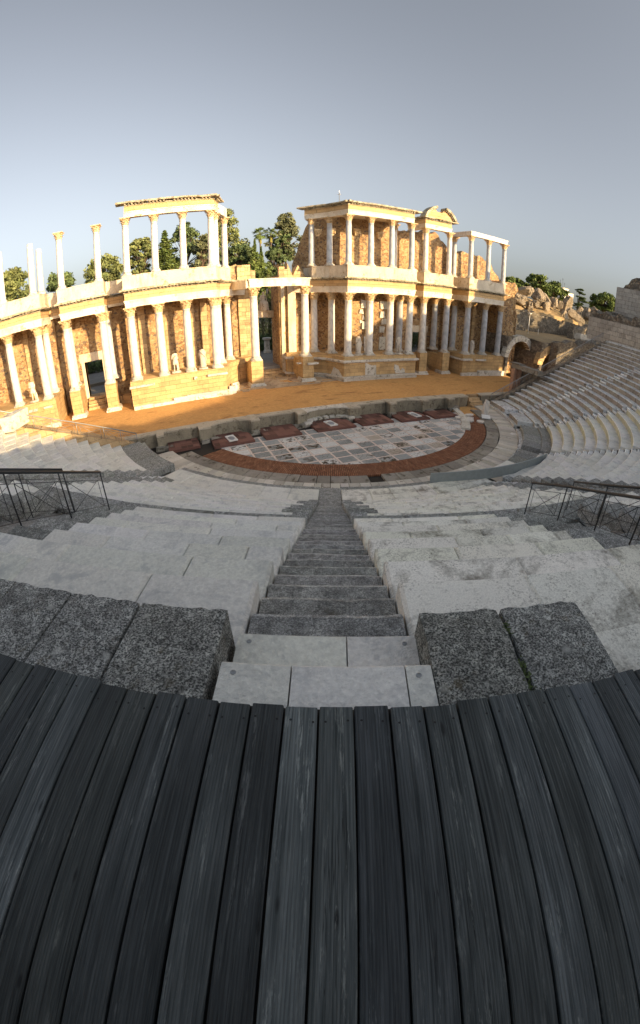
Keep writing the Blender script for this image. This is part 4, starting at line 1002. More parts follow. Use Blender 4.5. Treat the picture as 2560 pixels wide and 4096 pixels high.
mb = MB(); mb.add([(8.9, -.665, 1.65), (10.3, -.665, 1.65), (10.25, -.67, 2.75), (9.75, -.67, 2.72), (9.35, -.67, 2.85), (9.05, -.67, 3.05), (8.85, -.67, 3.05)], [(0, 1, 2, 3, 4, 5, 6)])
o = mb.build('marble_patch', M_PLINTH, t); sm = o.modifiers.new('s', 'SOLIDIFY'); sm.thickness = .05; sm.offset = 0; mb = MB()
mb.add([(12.9, -.665, 1.7), (14.2, -.665, 1.65), (14.1, -.67, 2.1), (13.8, -.67, 2.3), (13.5, -.67, 1.95), (13.2, -.67, 2.6), (12.7, -.67, 2.75), (12.6, -.67, 2.3)], [(0, 1, 2, 3, 4, 5, 6, 7)])
o = mb.build('marble_patch', M_PLINTH, t); sm = o.modifiers.new('s', 'SOLIDIFY'); sm.thickness = .05; sm.offset = 0; mb = MB()
mb.add([(6.2, -.35, 1.65), (5.6, 1.2, 1.65), (5.75, .8, 2.5), (6.0, .1, 2.3)], [(0, 1, 2, 3)])
o = mb.build('marble_patch', M_PLINTH, t); sm = o.modifiers.new('s', 'SOLIDIFY'); sm.thickness = .05; sm.offset = 0
podB = mir(podC); podB = [(x, y) for x, y in podB]
t = podium('left podium of golden ashlar carrying two headless statues', podB)
mb = MB(); long_stones(mb, -15.6, -6.2, -1.0, -.5, ZST-.02, 1.42, 1.9, 0, 0, .04); long_stones(mb, -11.7, -6.0, -.95, -.5, 1.42, 1.66, 1.5, 0, 0, .04)
mb.build('plinth', M_PLINTH, t)
mb = MB(); long_stones(mb, -15.75, -13.3, -.92, -.5, 3.2, 3.42, 2.4); mb.build('cornice', M_PLINTH, t); mb = MB(); long_stones(mb, -8.2, -6.2, -.92, -.5, 3.2, 3.4, 1.9); mb.build('cornice', M_PLINTH, t); mb = MB(); mb.box(-9.5, -9.2, -.9, -.5, 3.1, 3.35); mb.build('cornice', M_PLINTH, t)
mb = MB(); mb.box(-5.55, -5.0, .1, .75, 1.1, 2.0, 0, (1, 1, 1), .1); tag(mb.build('broken_stone', M_PLINTH, origin=(-5.3, .4, 1.1)), 'rounded broken white stone beside the corner of the left podium', 'stone')
mb = MB(); mb.box(-6.2, -5.5, -.9, -.3, 1.1, 1.9, 0, (1, 1, 1), .08); tag(mb.build('broken_stone', M_PLINTH, origin=(-5.9, -.6, 1.1)), 'squared white stone at the right front foot of the left podium', 'stone')
podD = [(23.1, -.7), (30.9, -.7), (30.9, 4.8), (23.1, 4.8)]
t = podium('end podium at the far right in shade', podD)
mb = MB(); long_stones(mb, 25.8, 30.8, -1.1, -.6, 1.08, 1.75, 4.6, 0, 0, .02); mb.build('plinth', M_PLINTH, t); mb = MB(); long_stones(mb, 22.9, 25.7, -.95, -.6, 1.08, 1.5, 1.3, 0, .3, .04); mb.build('plinth', M_PLINTH, t)
mb = MB(); long_stones(mb, 22.95, 24.6, -.95, -.6, 3.1, 3.35, 1.6); mb.build('cornice', M_PLINTH, t); mb = MB(); long_stones(mb, 25.3, 27.1, -.98, -.6, 3.1, 3.32, 1.8); mb.build('cornice', M_PLINTH, t); mb = MB(); mb.box(22.8, 23.2, -.7, 2.6, 3.1, 3.3); mb.build('cornice', M_PLINTH, t)
podA = [(-34, -.7), (-23.1, -.7), (-23.1, 4.8), (-34, 4.8)]
t = podium('far left podium of pale ashlar with broken cornice stones', podA)
mb = MB(); long_stones(mb, -34, -23.0, -1.0, -.6, 1.08, 1.5, 1.9, 0, 0, .04); mb.build('plinth', M_PLINTH, t)
for xa in (-29.2, -27.4, -26.0, -24.4): mb = MB(); mb.box(xa, xa+.9, -.95, -.6, 3.1, 3.3, 0, jit(.1), .03); mb.build('cornice', M_PLINTH, t)
# pedestals of the doorway columns
def pedestal(label, x, y, w=.55, back=4.4, spur=True):
    t = thing('pedestal', label, 'pedestal', (x, y, ZST), 'pedestals beside the doorways')
    mb = MB(); mb.box(x-w, x+w, y-w, y+w, ZST-.02, ZP); mb.build('masonry', M_POD, t)
    mb = MB(); mb.box(x-w-.22, x+w+.22, y-w-.25, y+w+.1, ZST-.02, ZST+.20, 0, (1, 1, 1), .03); mb.box(x-w-.14, x+w+.14, y-w-.16, y+w+.08, ZST+.20, ZST+.38, 0, (1, 1, 1), .02); mb.build('plinth', M_PLINTH, t)
    if spur:
        mb = MB(); s_ = .12; mb.box(x-w+s_, x+w-s_, y+w, back, ZST-.02, ZP-.35); mb.build('spur_wall', M_POD, t)
    return t
for x, l in ((-21.33, 'golden pedestal left of the left doorway'), (-17.7, 'golden pedestal right of the left doorway'), (17.7, 'brown pedestal left of the right doorway'), (21.33, 'brown pedestal right of the right doorway')): pedestal(l, x, DY)
for x, l in ((-2.8, 'large golden pedestal left of the central steps'), (2.8, 'large grey gold pedestal right of the central steps')):
    t = pedestal(l, x, 1.5, .62, 5.3)
    if x > 0: mb = MB(); mb.box(x-.15, x+1.05, .55, 1.2, 3.0, 3.18, 0, (1, 1, 1), .02); mb.build('cornice', M_PLINTH, t); mb = MB(); mb.box(x-1.1, x-.5, 1.2, 1.7, 3.05, 3.2, 0, (1, 1, 1), .02); mb.build('cornice', M_PLINTH, t)
# ledge walls in the recesses
for sx in (-1, 1):
    mb = MB(); pl = [(15.65, 3.2), (15.65, .9), (15.95, .9), (15.95, 2.4), (17.2, 3.3), (17.2, 4.4), (15.65, 4.4)]
    pl = pl if sx > 0 else mir(pl); mb.prism(pl, ZST-.02, 1.95)
    tag(mb.build('ledge_wall', M_PIER, origin=(sx*16.4, 3, ZST)), 'low ledge wall in the recess %s' % ('left of the left podium' if sx < 0 else 'right of the right podium'), 'ledge wall')

# ---------------- back walls
def wallbox(name, label, polys, z0, z1, mat=M_RUB, cat='wall'):
    cx = sum(p[0] for q in polys for p in q)/sum(len(q) for q in polys); cy = sum(p[1] for q in polys for p in q)/sum(len(q) for q in polys)
    t = thing(name, label, cat, (cx, cy, ZST), 'rubble back walls of the stage building')
    mb = MB()
    for q in polys: mb.prism(q, z0, z1)
    mb.build('masonry', mat, t); return t
wc = [(2.0, 7.9), (4.4, 7.6), (6.3, 6.4), (7.5, 4.8), (8.1, 2.95), (15.6, 2.95)]
segC = [[wc[i], wc[i+1], (wc[i+1][0]+(.3 if i < 4 else 0), wc[i+1][1]+1.3), (wc[i][0]+.3, wc[i][1]+1.3)] for i in range(len(wc)-1)]
tC = wallbox('back_wall', 'golden rubble wall behind the right podium columns', segC, 3.8, 12.5)
mb = MB(); rnd = random.Random(8)
for x, z, w_, h_ in [(10.38, 9.5, .28, .5), (10.14, 8.6, .26, .28), (10.41, 7.9, .16, .22), (10.1, 7.4, .2, .14), (10.56, 6.9, .3, .45), (13.11, 9.4, .5, .5), (12.94, 8.25, .36, .4), (13.25, 7.4, .32, .35), (12.94, 6.4, .36, .4), (13.1, 4.7, .42, .8), (10.9, 4.7, .3, .9)]:
    mb.box(x-w_, x+w_, 2.78, 3.1, z-h_, z+h_, 0, jit(.1), .09)
mb.build('marble_facing', M_PLINTH, tC)
mb = MB()
for x in (8.6, 15.2): mb.box(x-.35, x+.35, 2.72, 3.1, 3.83, 10.9)
for x in (10.9,): mb.box(x-.28, x+.28, 2.80, 3.1, 3.83, 10.9)
mb.build('pilaster', M_PIER, tC)
tB = wallbox('back_wall', 'golden rubble wall behind the two headless statues', [mir(q) for q in segC], 3.8, 12.5)
mb = MB()
for x in (-14.0, -9.0, -7.7, -11.6): mb.box(x-.34, x+.34, 2.7, 3.1, 3.83, 10.9)
mb.build('pilaster', M_PIER, tB)
tD = wallbox('back_wall', 'brown rubble wall behind the blue end columns', [[(23.1, 3.95), (33.0, 3.95), (33.0, 5.2), (23.1, 5.2)]], 1.0, 12.5)
mb = MB(); mb.box(25.0, 25.5, 3.7, 4.0, 3.8, 10.9); mb.box(28.3, 28.8, 3.7, 4.0, 3.8, 10.9); mb.build('pilaster', M_PIER, tD)
tA = wallbox('back_wall', 'pale rubble wall behind the far left statue', [[(-36.0, 3.95), (-23.1, 3.95), (-23.1, 5.2), (-36.0, 5.2)]], 1.0, 12.5)
mb = MB(); mb.box(-26.6, -26.1, 3.6, 4.0, 3.8, 10.9); mb.box(-28.9, -28.3, 3.6, 4.0, 3.8, 10.9); mb.build('pilaster', M_PIER, tA)
for sx, nm in ((-1, 'left'), (1, 'right')):
    q = [[(15.6, 4.5), (18.6, 4.5), (18.6, 5.8), (15.6, 5.8)], [(20.55, 4.5), (23.1, 4.5), (23.1, 5.8), (20.55, 5.8)]]
    t = wallbox('door_wall', 'rubble wall with the dark square %s doorway' % nm, [p if sx > 0 else mir(p) for p in q], 1.0, 12.5)
    mb = MB(); x0, x1 = sorted((sx*18.6, sx*20.55)); mb.box(x0, x1, 4.5, 5.8, 6.9, 12.5); mb.build('upper_masonry', M_RUB, t)
    mb = MB(); mb.box(x0-.5, x1+.5, 4.42, 5.7, 6.0, 6.9); mb.box(x0-.35, x0, 4.44, 5.7, 2.1, 6.0); mb.box(x1, x1+.35, 4.44, 5.7, 2.1, 6.0); mb.build('door_frame', M_PARA, t)
    mb = MB()
    for k in range(4): long_stones(mb, x0-.1, x1+.1, 2.9+.4*k, 5.9, ZST+.27*k, ZST+.27*(k+1), .9, 0, 0, .02, .3)
    mb.build('door_steps', M_PIER, t)
    if sx < 0:
        mb = MB(); mb.box(x0, x1, 6.4, 9.2, 1.1, 2.15); mb.build('threshold', M_PATH, t)

# central doorway: jambs, lintel, steps
t = thing('central_doorway', 'tall central doorway piers of golden blocks with jagged tops', 'doorway', (0, 6.5, ZST))
def rough_pier(name, x0, x1, y0, y1, z0, z1, mat, steps=()):
    mb = MB(); z = z0
    while z < z1:
        h = random.uniform(.42, .6); x = x0
        cut = max([0]+[c for (zc, c) in steps if z > zc])
        xa, xb = (x0, x1-cut) if cut >= 0 else (x0, x1)
        while x < xb-.05:
            w = random.uniform(.5, .9); b = min(xb, x+w)
            if b > xb-.3: b = xb
            mb.box(x+.008, b-.008, y0+random.uniform(-.03, .03), y1, z+.008, min(z1, z+h)-.004, 0, jit(.22), .012)
            x = b
        z += h
    o = mb.build(name, mat, t); return o
mb = MB(); mb.box(-4.3, -1.62, 5.45, 8.6, 1.0, 13.2); mb.box(1.25, 4.3, 5.95, 8.9, 1.0, 12.9); mb.build('core_wall', M_RUB, t)
rough_pier('left_jamb', -3.55, -1.55, 5.2, 5.5, 1.1, 14.2, M_PIER, [(13.3, .55), (11.9, .0)])
rough_pier('right_jamb', 1.2, 2.3, 5.55, 6.0, 1.1, 13.9, M_PIER, [(13.4, .4)])
mb = MB(); mb.box(1.35, 1.75, 5.35, 5.6, 1.1, 11.9); mb.box(2.1, 3.0, 5.1, 5.4, 3.8, 12.0); mb.box(-1.95, -1.6, 5.0, 5.3, 3.8, 12.); mb.build('pilaster', M_PARA, t)
mb = MB(); jagged(mb, [(2.2, 14.3), (2.9, 13.0), (3.6, 13.9), (4.4, 12.4), (4.9, 12.4)], 5.5, 6.6, 12.3, .5, .3); jagged(mb, [(-5.9, 13.6), (-4.9, 14.0), (-3.5, 14.3)], 5.6, 6.6, 12.3, .5, .25); mb.build('broken_top', M_PIER, t)
mb = MB(); mb.box(-1.7, .75, 8.1, 8.75, 7.95, 8.8, 0, (1, 1, 1), .02); mb.box(.55, 1.9, 8.0, 8.7, 7.85, 8.72, 0, (.8, .78, .72), .02); mb.build('lintel', M_PARA, t)
mb = MB()
for k in range(5): long_stones(mb, -1.9, 1.6, 4.6+.42*k, 8.9, ZST+.2*k, ZST+.2*(k+1), 1.1, 0, 0, .02, .3)
mb.build('door_steps', M_PIER, t)
for (x, y, s_), l in zip([(1.75, 4.3, .28), (2.1, 3.8, .3), (2.35, 4.5, .22), (-.2, 3.7, .15), (.3, 3.5, .12)], ['upper left one of the three stones at the right foot of the central steps', 'largest front stone at the right foot of the central steps', 'rear stone at the right foot of the central steps', 'small stone on the paving before the central steps', 'smallest stone on the paving before the central steps']):
    mb = MB(); mb.box(x-s_, x+s_, y-s_, y+s_, ZST, ZST+s_*1.1, 0, jit(.2), s_*.25); tag(mb.build('loose_stone', M_PIER, origin=(x, y, ZST)), l, 'stone', 'loose stones by the central steps')
mb = MB(); rnd = random.Random(21); y = -.55
while y < 4.4:
    h = rnd.uniform(.45, .7); x = -6.1+max(0, (y-1))*.35+rnd.uniform(0, .4)
    while x < 6.3-max(0, (y-.4))*.9:
        w = rnd.uniform(.6, 1.3); 
        if not (y < .0 and (x < -6.3 or x > 5.4)) and rnd.random() > .07+(.5 if y < -.2 and abs(x) > 3 else 0): mb.box(x+.02, x+w-.02, y+.02, y+h-.02, ZST-.02, ZST+.06+rnd.uniform(-.02, .03), 0, jit(.15), .015)
        x += w
    y += h
struct(mb.build('threshold_paving', stone('worn_threshold_slab', (.42, .33, .23), spot=(.2, .13, .08), spot_amt=.3, fine=14)))

# ---------------- entablatures
def dentils(mb, path, z0, z1, off0, off1, step=.34, w=.16, gaps=()):
    d = 0
    for (a, b) in zip(path, path[1:]):
        L = math.hypot(b[0]-a[0], b[1]-a[1]); ux, uy = (b[0]-a[0])/L, (b[1]-a[1])/L; nx, ny = uy, -ux; s_ = .1
        while s_ < L-.05:
            x = a[0]+ux*s_; y = a[1]+uy*s_
            if not any(g0 < x < g1 for g0, g1 in gaps):
                c = V((x+nx*(off0+off1)/2, y+ny*(off0+off1)/2, (z0+z1)/2)); mb.cbox(c, V((ux, uy, 0)), V((nx, ny, 0)), V((0, 0, 1)), w/2, abs(off1-off0)/2, (z1-z0)/2, 0)
            s_ += step
def chunks(mb, path, z0, z1, df, db, gaps, seg=1.1):
    """cornice made of separate stones, with stones missing in the gaps"""
    for (a, b) in zip(path, path[1:]):
        L = math.hypot(b[0]-a[0], b[1]-a[1]); ux, uy = (b[0]-a[0])/L, (b[1]-a[1])/L; nx, ny = uy, -ux; s_ = -df if a == path[0] else -df
        end = L+df
        while s_ < end-.05:
            e = min(end, s_+seg*random.uniform(.7, 1.3)); m = (s_+e)/2; x = a[0]+ux*m
            if not any(g0 < x < g1 for g0, g1 in gaps):
                c = V((a[0]+ux*m+nx*(df-db)/2, a[1]+uy*m+ny*(df-db)/2, (z0+z1)/2+random.uniform(-.03, .02)))
                mb.cbox(c, V((ux, uy, 0)), V((nx, ny, 0)), V((0, 0, 1)), (e-s_)/2-.012, (df+db)/2+random.uniform(-.03, .02), (z1-z0)/2, .03, 0, jit(.15), .012)
            s_ = e
def entab(label, path, z0, zs, back=.38, full=None, gaps=(), cor=True, frieze=True, arch=True, group='entablatures', mirror=False, seg=1.1):
    """zs = (architrave top, frieze top, cornice top)"""
    mm = (lambda p: mir(p)) if mirror else (lambda p: p)
    xs_ = [p[0] for p in path]; cx = (min(xs_)+max(xs_))/2*(-1 if mirror else 1)
    t = thing('entablature', label, 'entablature', (cx, path[-1][1], z0), group)
    if arch:
        mb = MB(); z1 = zs[0]; h = z1-z0
        for (a_, b_, o_) in ((0, .3, .33), (.3, .62, .36), (.62, .85, .39), (.85, 1., .46)): mb.prism(mm(strip(path, o_, back)), z0+h*a_, z0+h*b_)
        mb.build('architrave', M_ARCH, t)
    if frieze: mb = MB(); mb.prism(mm(strip(path, .36, back)), zs[0], zs[1]); mb.build('frieze', M_ENT, t)
    if cor:
        mb = MB(); pth = path if not mirror else [(-x, y) for x, y in path][::-1]; hh = zs[2]-zs[1]
        gp = gaps
        mb.prism(mm(strip(path, .42, back)), zs[1], zs[1]+hh*.3)
        dentils(mb, pth, zs[1]+hh*.22, zs[1]+hh*.55, .40, .62, .32, .15, gp)
        chunks(mb, pth, zs[1]+hh*.55, zs[2], .78, back, gp, seg)
        mb.build('cornice', M_CORN, t)
    if full:
        mb = MB(); mb.prism(mm(full), zs[0]-.05, zs[1]+.02); mb.build('roof_slab', M_PARA, t)
    return t
LZ = (11.50, 12.18, 12.52)
pathC = [(4.55, 4.95), (6.24, 2.55), (7.02, 0), (14.9, 0), (14.9, 3.0)]
pathC = [(4.86, 4.25), (6.24, 2.55), (7.02, 0), (14.95, 0), (14.95, 3.0)]
pathC0 = [(3.0, 5.35)]+pathC
fullC = [(3.0, 5.5), (4.9, 4.4), (6.4, 2.6), (7.2, .3), (14.9, .3), (14.9, 3.2), (8.2, 3.6), (6.6, 6.4), (3.0, 7.9)]
entab('lower entablature over the right podium with carved frieze fragments', pathC0, ZC1, LZ, full=fullC, gaps=((9.6, 9.9),))
entab('lower entablature over the left podium with gaps in its cornice', pathC0, ZC1, LZ, full=fullC, gaps=((-12.75, -12.4), (-9.95, -9.6), (-7.5, -7.2)), mirror=True)
pD = [(23.92, 3.6), (23.92, 0), (30.15, 0)]
fD = [(24, .3), (30.4, .3), (30.4, 4.2), (24, 4.2)]
entab('lower entablature over the blue end columns', pD, ZC1, LZ, full=fD, gaps=())
pA = [(23.7, 3.6), (23.7, 0), (35, 0)]
entab('lower entablature at the far left above the far left statue', pA, ZC1, LZ, full=[(24, .3), (35, .3), (35, 4.2), (24, 4.2)], gaps=((-26.0, -25.3), (-27.9, -27.6)), mirror=True)
pLD = [(17.7, 4.4), (17.7, DY), (21.35, DY), (21.35, 4.4)]
fLD = [(17.9, 1.4), (21.2, 1.4), (21.2, 4.6), (17.9, 4.6)]
entab('lower entablature above the left doorway', pLD, ZC1, LZ, full=fLD, gaps=((-19.1, -18.6),), mirror=True)
entab('lower entablature above the right doorway', pLD, ZC1, LZ, full=fLD)
pE = [(15.3, 3.72), (17.35, 3.72)]
for mirr, l in ((True, 'recessed entablature between the left doorway and the left podium'), (False, 'recessed entablature between the right podium and the right doorway')): entab(l, pE, ZC1+.4, LZ, back=.8, mirror=mirr, gaps=((-16.6, -15.9),))
pE = [(21.75, 3.72), (23.6, 3.72)]
for mirr, l in ((True, 'recessed entablature left of the left doorway'), (False, 'recessed entablature right of the right doorway')): entab(l, pE, ZC1+.4, LZ, back=.8, mirror=mirr)
# lintel of the central doorway
t = thing('lintel_beam', 'bright white beam spanning the two tall central columns', 'beam', (0, 1.5, 11.55))
mb = MB(); 
for z0_, z1_, o_ in ((11.56, 11.8, .30), (11.8, 12.08, .33), (12.08, 12.28, .36), (12.28, 12.42, .44)): mb.box(-3.15-(o_-.3), 3.15+(o_-.3), 1.55-o_, 1.55+o_, z0_, z1_)
mb.build('beam', M_ARCH, t)
t = thing('side_beam', 'short golden stone beam tying the white beam to the left building', 'beam', (-3.6, 3, 11.4))
mb = MB(); mb.cbox((-3.75, 3.3, 11.85), V((.35, -1, 0)).normalized(), V((1, .35, 0)).normalized(), V((0, 0, 1)), 1.9, .42, .45, .02); mb.build('beam', M_PARA, t)
t = thing('side_beam', 'stone beam tying the white beam to the right wall', 'beam', (3.4, 3.6, 11.4))
mb = MB(); mb.cbox((3.05, 3.6, 11.75), V((.05, 1, 0)).normalized(), V((1, -.05, 0)).normalized(), V((0, 0, 1)), 1.7, .36, .35, .02); mb.build('beam', M_PARA, t)

# parapets below the upper columns
def parapet(label, path, back, mirror=False, z0=12.53, z1=ZU-.01, mat=M_PARA, fill=None):
    mm = (lambda p: mir(p)) if mirror else (lambda p: p); xs_ = [p[0] for p in path]; cx = (min(xs_)+max(xs_))/2*(-1 if mirror else 1)
    t = thing('parapet', label, 'parapet', (cx, path[-1][1], z0), 'parapets under the upper columns')
    mb = MB(); mb.prism(mm(strip(path, .52, back)), z0, z0+.16); mb.prism(mm(strip(path, .44, back)), z0+.16, z1-.1); mb.prism(mm(strip(path, .47, back)), z1-.1, z1); mb.build('panels', mat, t)
    if fill: mb = MB(); mb.prism(mm(fill), z0, z1-.04); mb.build('floor_slab', M_PARA, t)
    return t
fillC = [(4.9, 4.6), (6.5, 2.6), (7.3, .35), (14.8, .35), (14.8, 3.3), (8.2, 4.0), (6.6, 6.6), (4.9, 7.6)]
parapet('upper parapet on the right building, sunlit front and shaded side', pathC, .42, fill=fillC)
parapet('upper parapet under the free standing left beam, stained yellow', pathC, .42, True, fill=fillC)
parapet('bluish upper parapet under the last bare beam', pD, .42, fill=fD, mat=M_PARA)
parapet('upper parapet at the far left under the broken shafts', pA, .42, True, fill=[(24, .3), (35, .3), (35, 4.2), (24, 4.2)])
parapet('upper parapet above the left doorway', pLD, .42, True, fill=fLD)
parapet('upper parapet above the right doorway', pLD, .42, fill=fLD)
for mirr, l, a_, b_ in ((True, 'recessed parapet between the left doorway and the left podium', 15.3, 17.3), (False, 'recessed parapet between the right podium and the right doorway', 15.3, 17.3), (True, 'recessed parapet left of the left doorway', 21.7, 23.4), (False, 'recessed parapet right of the right doorway', 21.7, 23.5)):
    parapet(l, [(a_, 3.6), (b_, 3.6)], .7, mirr)

# upper entablatures
UZ = (20.0, 20.55, 20.95)
pathUC = [(4.25, 4.9), (6.0, 2.55), (7.02, 0), (14.95, 0)]
entab('uppermost entablature of the right building', pathUC, ZC2, UZ, full=[(4.6, 5.0), (6.3, 2.8), (7.2, .35), (15.2, .35), (15.2, 4.1), (7.6, 4.4)], gaps=())
pathUB = [(6.35, 1.75), (7.02, 0), (14.95, 0)]
t = entab('free standing left beam with broken cornice on top', pathUB, ZC2, UZ, gaps=((-13.0, -12.75), (-11.2, -10.45), (-9.95, -9.75), (-8.25, -8.0)), mirror=True, seg=.9)
mb = MB(); pp = mir(strip([(5.0, 4.2), (5.6, 2.9), (6.35, 1.5)], .3, .3)); mb.prism(pp, ZC2, 20.0); mb.prism(pp, 20.0, 20.45); o = mb.build('curved_return', M_ARCH, t)
# doorway canopy with broken curved pediment
pRD = [(17.7, 4.4), (17.7, DY), (21.33, DY)]
t = entab('upper entablature with broken curved pediment above the right doorway', pRD, ZC2-.05, (19.95, 20.5, 20.85), gaps=((19.0, 19.3),))
mb = MB(); cx_ = 19.5; Rr = 2.75; zc = 19.95
def arcpts(r, a0_, a1_, n): return [(cx_+r*math.sin(R(a0_+(a1_-a0_)*k/n)), zc+r*math.cos(R(a0_+(a1_-a0_)*k/n))) for k in range(n+1)]
def vprism(mb, poly, y0, y1, tint=(1, 1, 1)):
    n = len(poly); vs = [(x, y0, z) for x, z in poly]+[(x, y1, z) for x, z in poly]
    mb.add(vs, [tuple(range(n)), tuple(range(2*n-1, n-1, -1))]+[(i, n+i, n+(i+1) % n, (i+1) % n) for i in range(n)], 0, tint)
face = arcpts(2.35, -67, 64, 14); mid = [(x, min(z, 21.75) if -.5 < x-cx_ < .6 else z) for x, z in face]
vprism(mb, [(cx_-2.15, 20.86)]+mid+[(cx_+2.15, 20.86)], .78, 1.5); fix_normals(mb.build('tympanum', M_ENT, t))
mb = MB()
for a0_, a1_ in ((-70, -14), (16, 70)):
    for k in range(7):
        u0, u1 = a0_+(a1_-a0_)*k/7, a0_+(a1_-a0_)*(k+1)/7
        if k == 0: mb = MB()
        q = arcpts(2.33, u0, u1, 1)+arcpts(2.62, u0, u1, 1)[::-1]; vprism(mb, q, .42, 1.55, jit(.15)); 
        um = (u0+u1)/2; q = arcpts(2.2, um-2, um+2, 1)+arcpts(2.34, um-2, um+2, 1)[::-1]; vprism(mb, q, .56, .8)
    fix_normals(mb.build('curved_cornice', M_CORN, t))
# last bare beam
t = thing('bare_beam', 'last bare white beam on four columns at the right end', 'beam', (27, 0, ZC2))
mb = MB()
for z0_, z1_, o_ in ((ZC2, 19.7, .28), (19.7, 19.9, .31), (19.9, 20.04, .38)): mb.prism(strip([(24.0, 3.6), (23.92, 0), (30.3, 0)], o_, .30), z0_, z1_)
mb.build('beam', M_WHITE, t)
# upper back walls
def upwall(label, pts, y0, y1, zb, mat=M_RUB, extra=None):
    mb = MB(); jagged(mb, pts, y0, y1, zb, .5, .3); cx_ = (pts[0][0]+pts[-1][0])/2
    o = mb.build('ruined_wall', mat, origin=(cx_, y0, zb)); roughen(o, .035, .9, seed=cx_); return tag(o, label, 'wall', 'ruined upper walls')
def upwall_side():
    mb = MB(); jagged(mb, [(0, 20.1), (3.2, 20.2), (4.6, 20.0), (5.4, 18.9), (6.1, 17.6), (6.6, 16.4), (7.2, 15.2), (7.6, 14.3)], -.9, 0, 12.4, .45, .3)
    a0_ = V((8.05, 4.2)); d = V((-3.0, 6.0)).normalized(); nn = V((d.y, -d.x))   # runs back from the corner
    mb.v = [(a0_.x+d.x*u-nn.x*v_, a0_.y+d.y*u-nn.y*v_, z_) for u, v_, z_ in mb.v]
    o = fix_normals(mb.build('ruined_wall', M_RUB, origin=(6.5, 7, 12.4))); roughen(o, .05, .9, seed=3); tag(o, 'shaded rubble wall with the sloping broken edge at the left of the upper right building', 'wall', 'ruined upper walls')
upwall('tall sunlit rubble wall behind the upper right columns', [(8.0, 20.1), (15.7, 20.2)], 4.15, 5.1, 12.4)
upwall_side()
upwall('rubble wall behind the broken curved pediment', [(15.7, 19.2), (18.5, 19.4), (20.6, 19.6), (22.2, 19.5), (23.2, 18.3), (24.0, 17.9)], 4.6, 5.5, 12.4)
upwall('lower broken rubble wall behind the last bare beam', [(24.0, 17.5), (25.0, 17.45), (26.3, 17.8), (27.5, 17.4), (29.3, 17.5), (30.2, 17.0), (31.3, 16.8), (31.9, 15.6), (32.9, 15.2), (33.4, 13.8)], 3.6, 4.6, 12.4)
upwall('low ruined wall behind the upper left columns near the doorway', [(-6.9, 14.2), (-6.2, 13.9), (-5.4, 14.1), (-4.6, 13.8)], 5.4, 6.3, 12.4)
mb = MB(); jagged(mb, [(31.0, 14.2), (31.8, 14.4), (33.1, 14.3), (33.4, 13.5)], .4, 4.4, 1.0, .4, .25); jagged(mb, [(32.9, 12.6), (33.9, 10.5), (34.4, 7.)], .6, 4.2, 1., .4, .4)
o = mb.build('end_pier', M_RUB, origin=(32, 1, 1)); roughen(o, .3, 1.1); tag(o, 'rough brown rubble pier closing the right end of the building', 'pier')
for x, z, l in ((5.2, 17.9, 'carved capital stuck on the upper wall, first from the left'), (6.9, 18.1, 'carved capital stuck on the upper wall, second from the left'), (10.0, 18.3, 'carved capital stuck on the upper wall, above the sunlit part'), (13.0, 18.2, 'carved capital stuck on the upper wall, rightmost')):
    mb = MB(); mb.add([(x-.22, 3.85, z-.5), (x+.22, 3.85, z-.5), (x+.22, 4.25, z-.5), (x-.22, 4.25, z-.5), (x-.4, 3.7, z+.2), (x+.4, 3.7, z+.2), (x+.4, 4.25, z+.2), (x-.4, 4.25, z+.2)], [(3, 2, 1, 0), (4, 5, 6, 7), (0, 1, 5, 4), (1, 2, 6, 5), (2, 3, 7, 6), (3, 0, 4, 7)])
    mb.box(x-.42, x+.42, 3.68, 4.2, z+.2, z+.34)
    for u in (-.25, 0, .25): mb.box(x+u-.07, x+u+.07, 3.62, 3.8, z-.28, z+.1, 0, jit(.2), .03)
    tag(mb.build('wall_capital', M_CAP, origin=(x, 3.9, z)), l, 'capital', 'capitals fixed to the upper wall')
t = thing('flagpole', 'thin mast with a small cross top above the right building', 'mast', (7.37, 3.0, 20.5))
mb = MB(); mb.tube([(7.37, 3, 20.5), (7.37, 3, 22.7)], .035, 6); mb.build('pole', M_RAIL, t)
mb = MB(); mb.tube([(7.1, 3, 22.45), (7.64, 3, 22.45)], .02, 5); mb.tube([(7.37, 3, 22.6), (7.37, 3, 22.95)], .015, 5); mb.tube([(7.37, 2.75, 22.45), (7.37, 3.25, 22.45)], .02, 5); mb.build('cross_tip', M_RAIL, t)

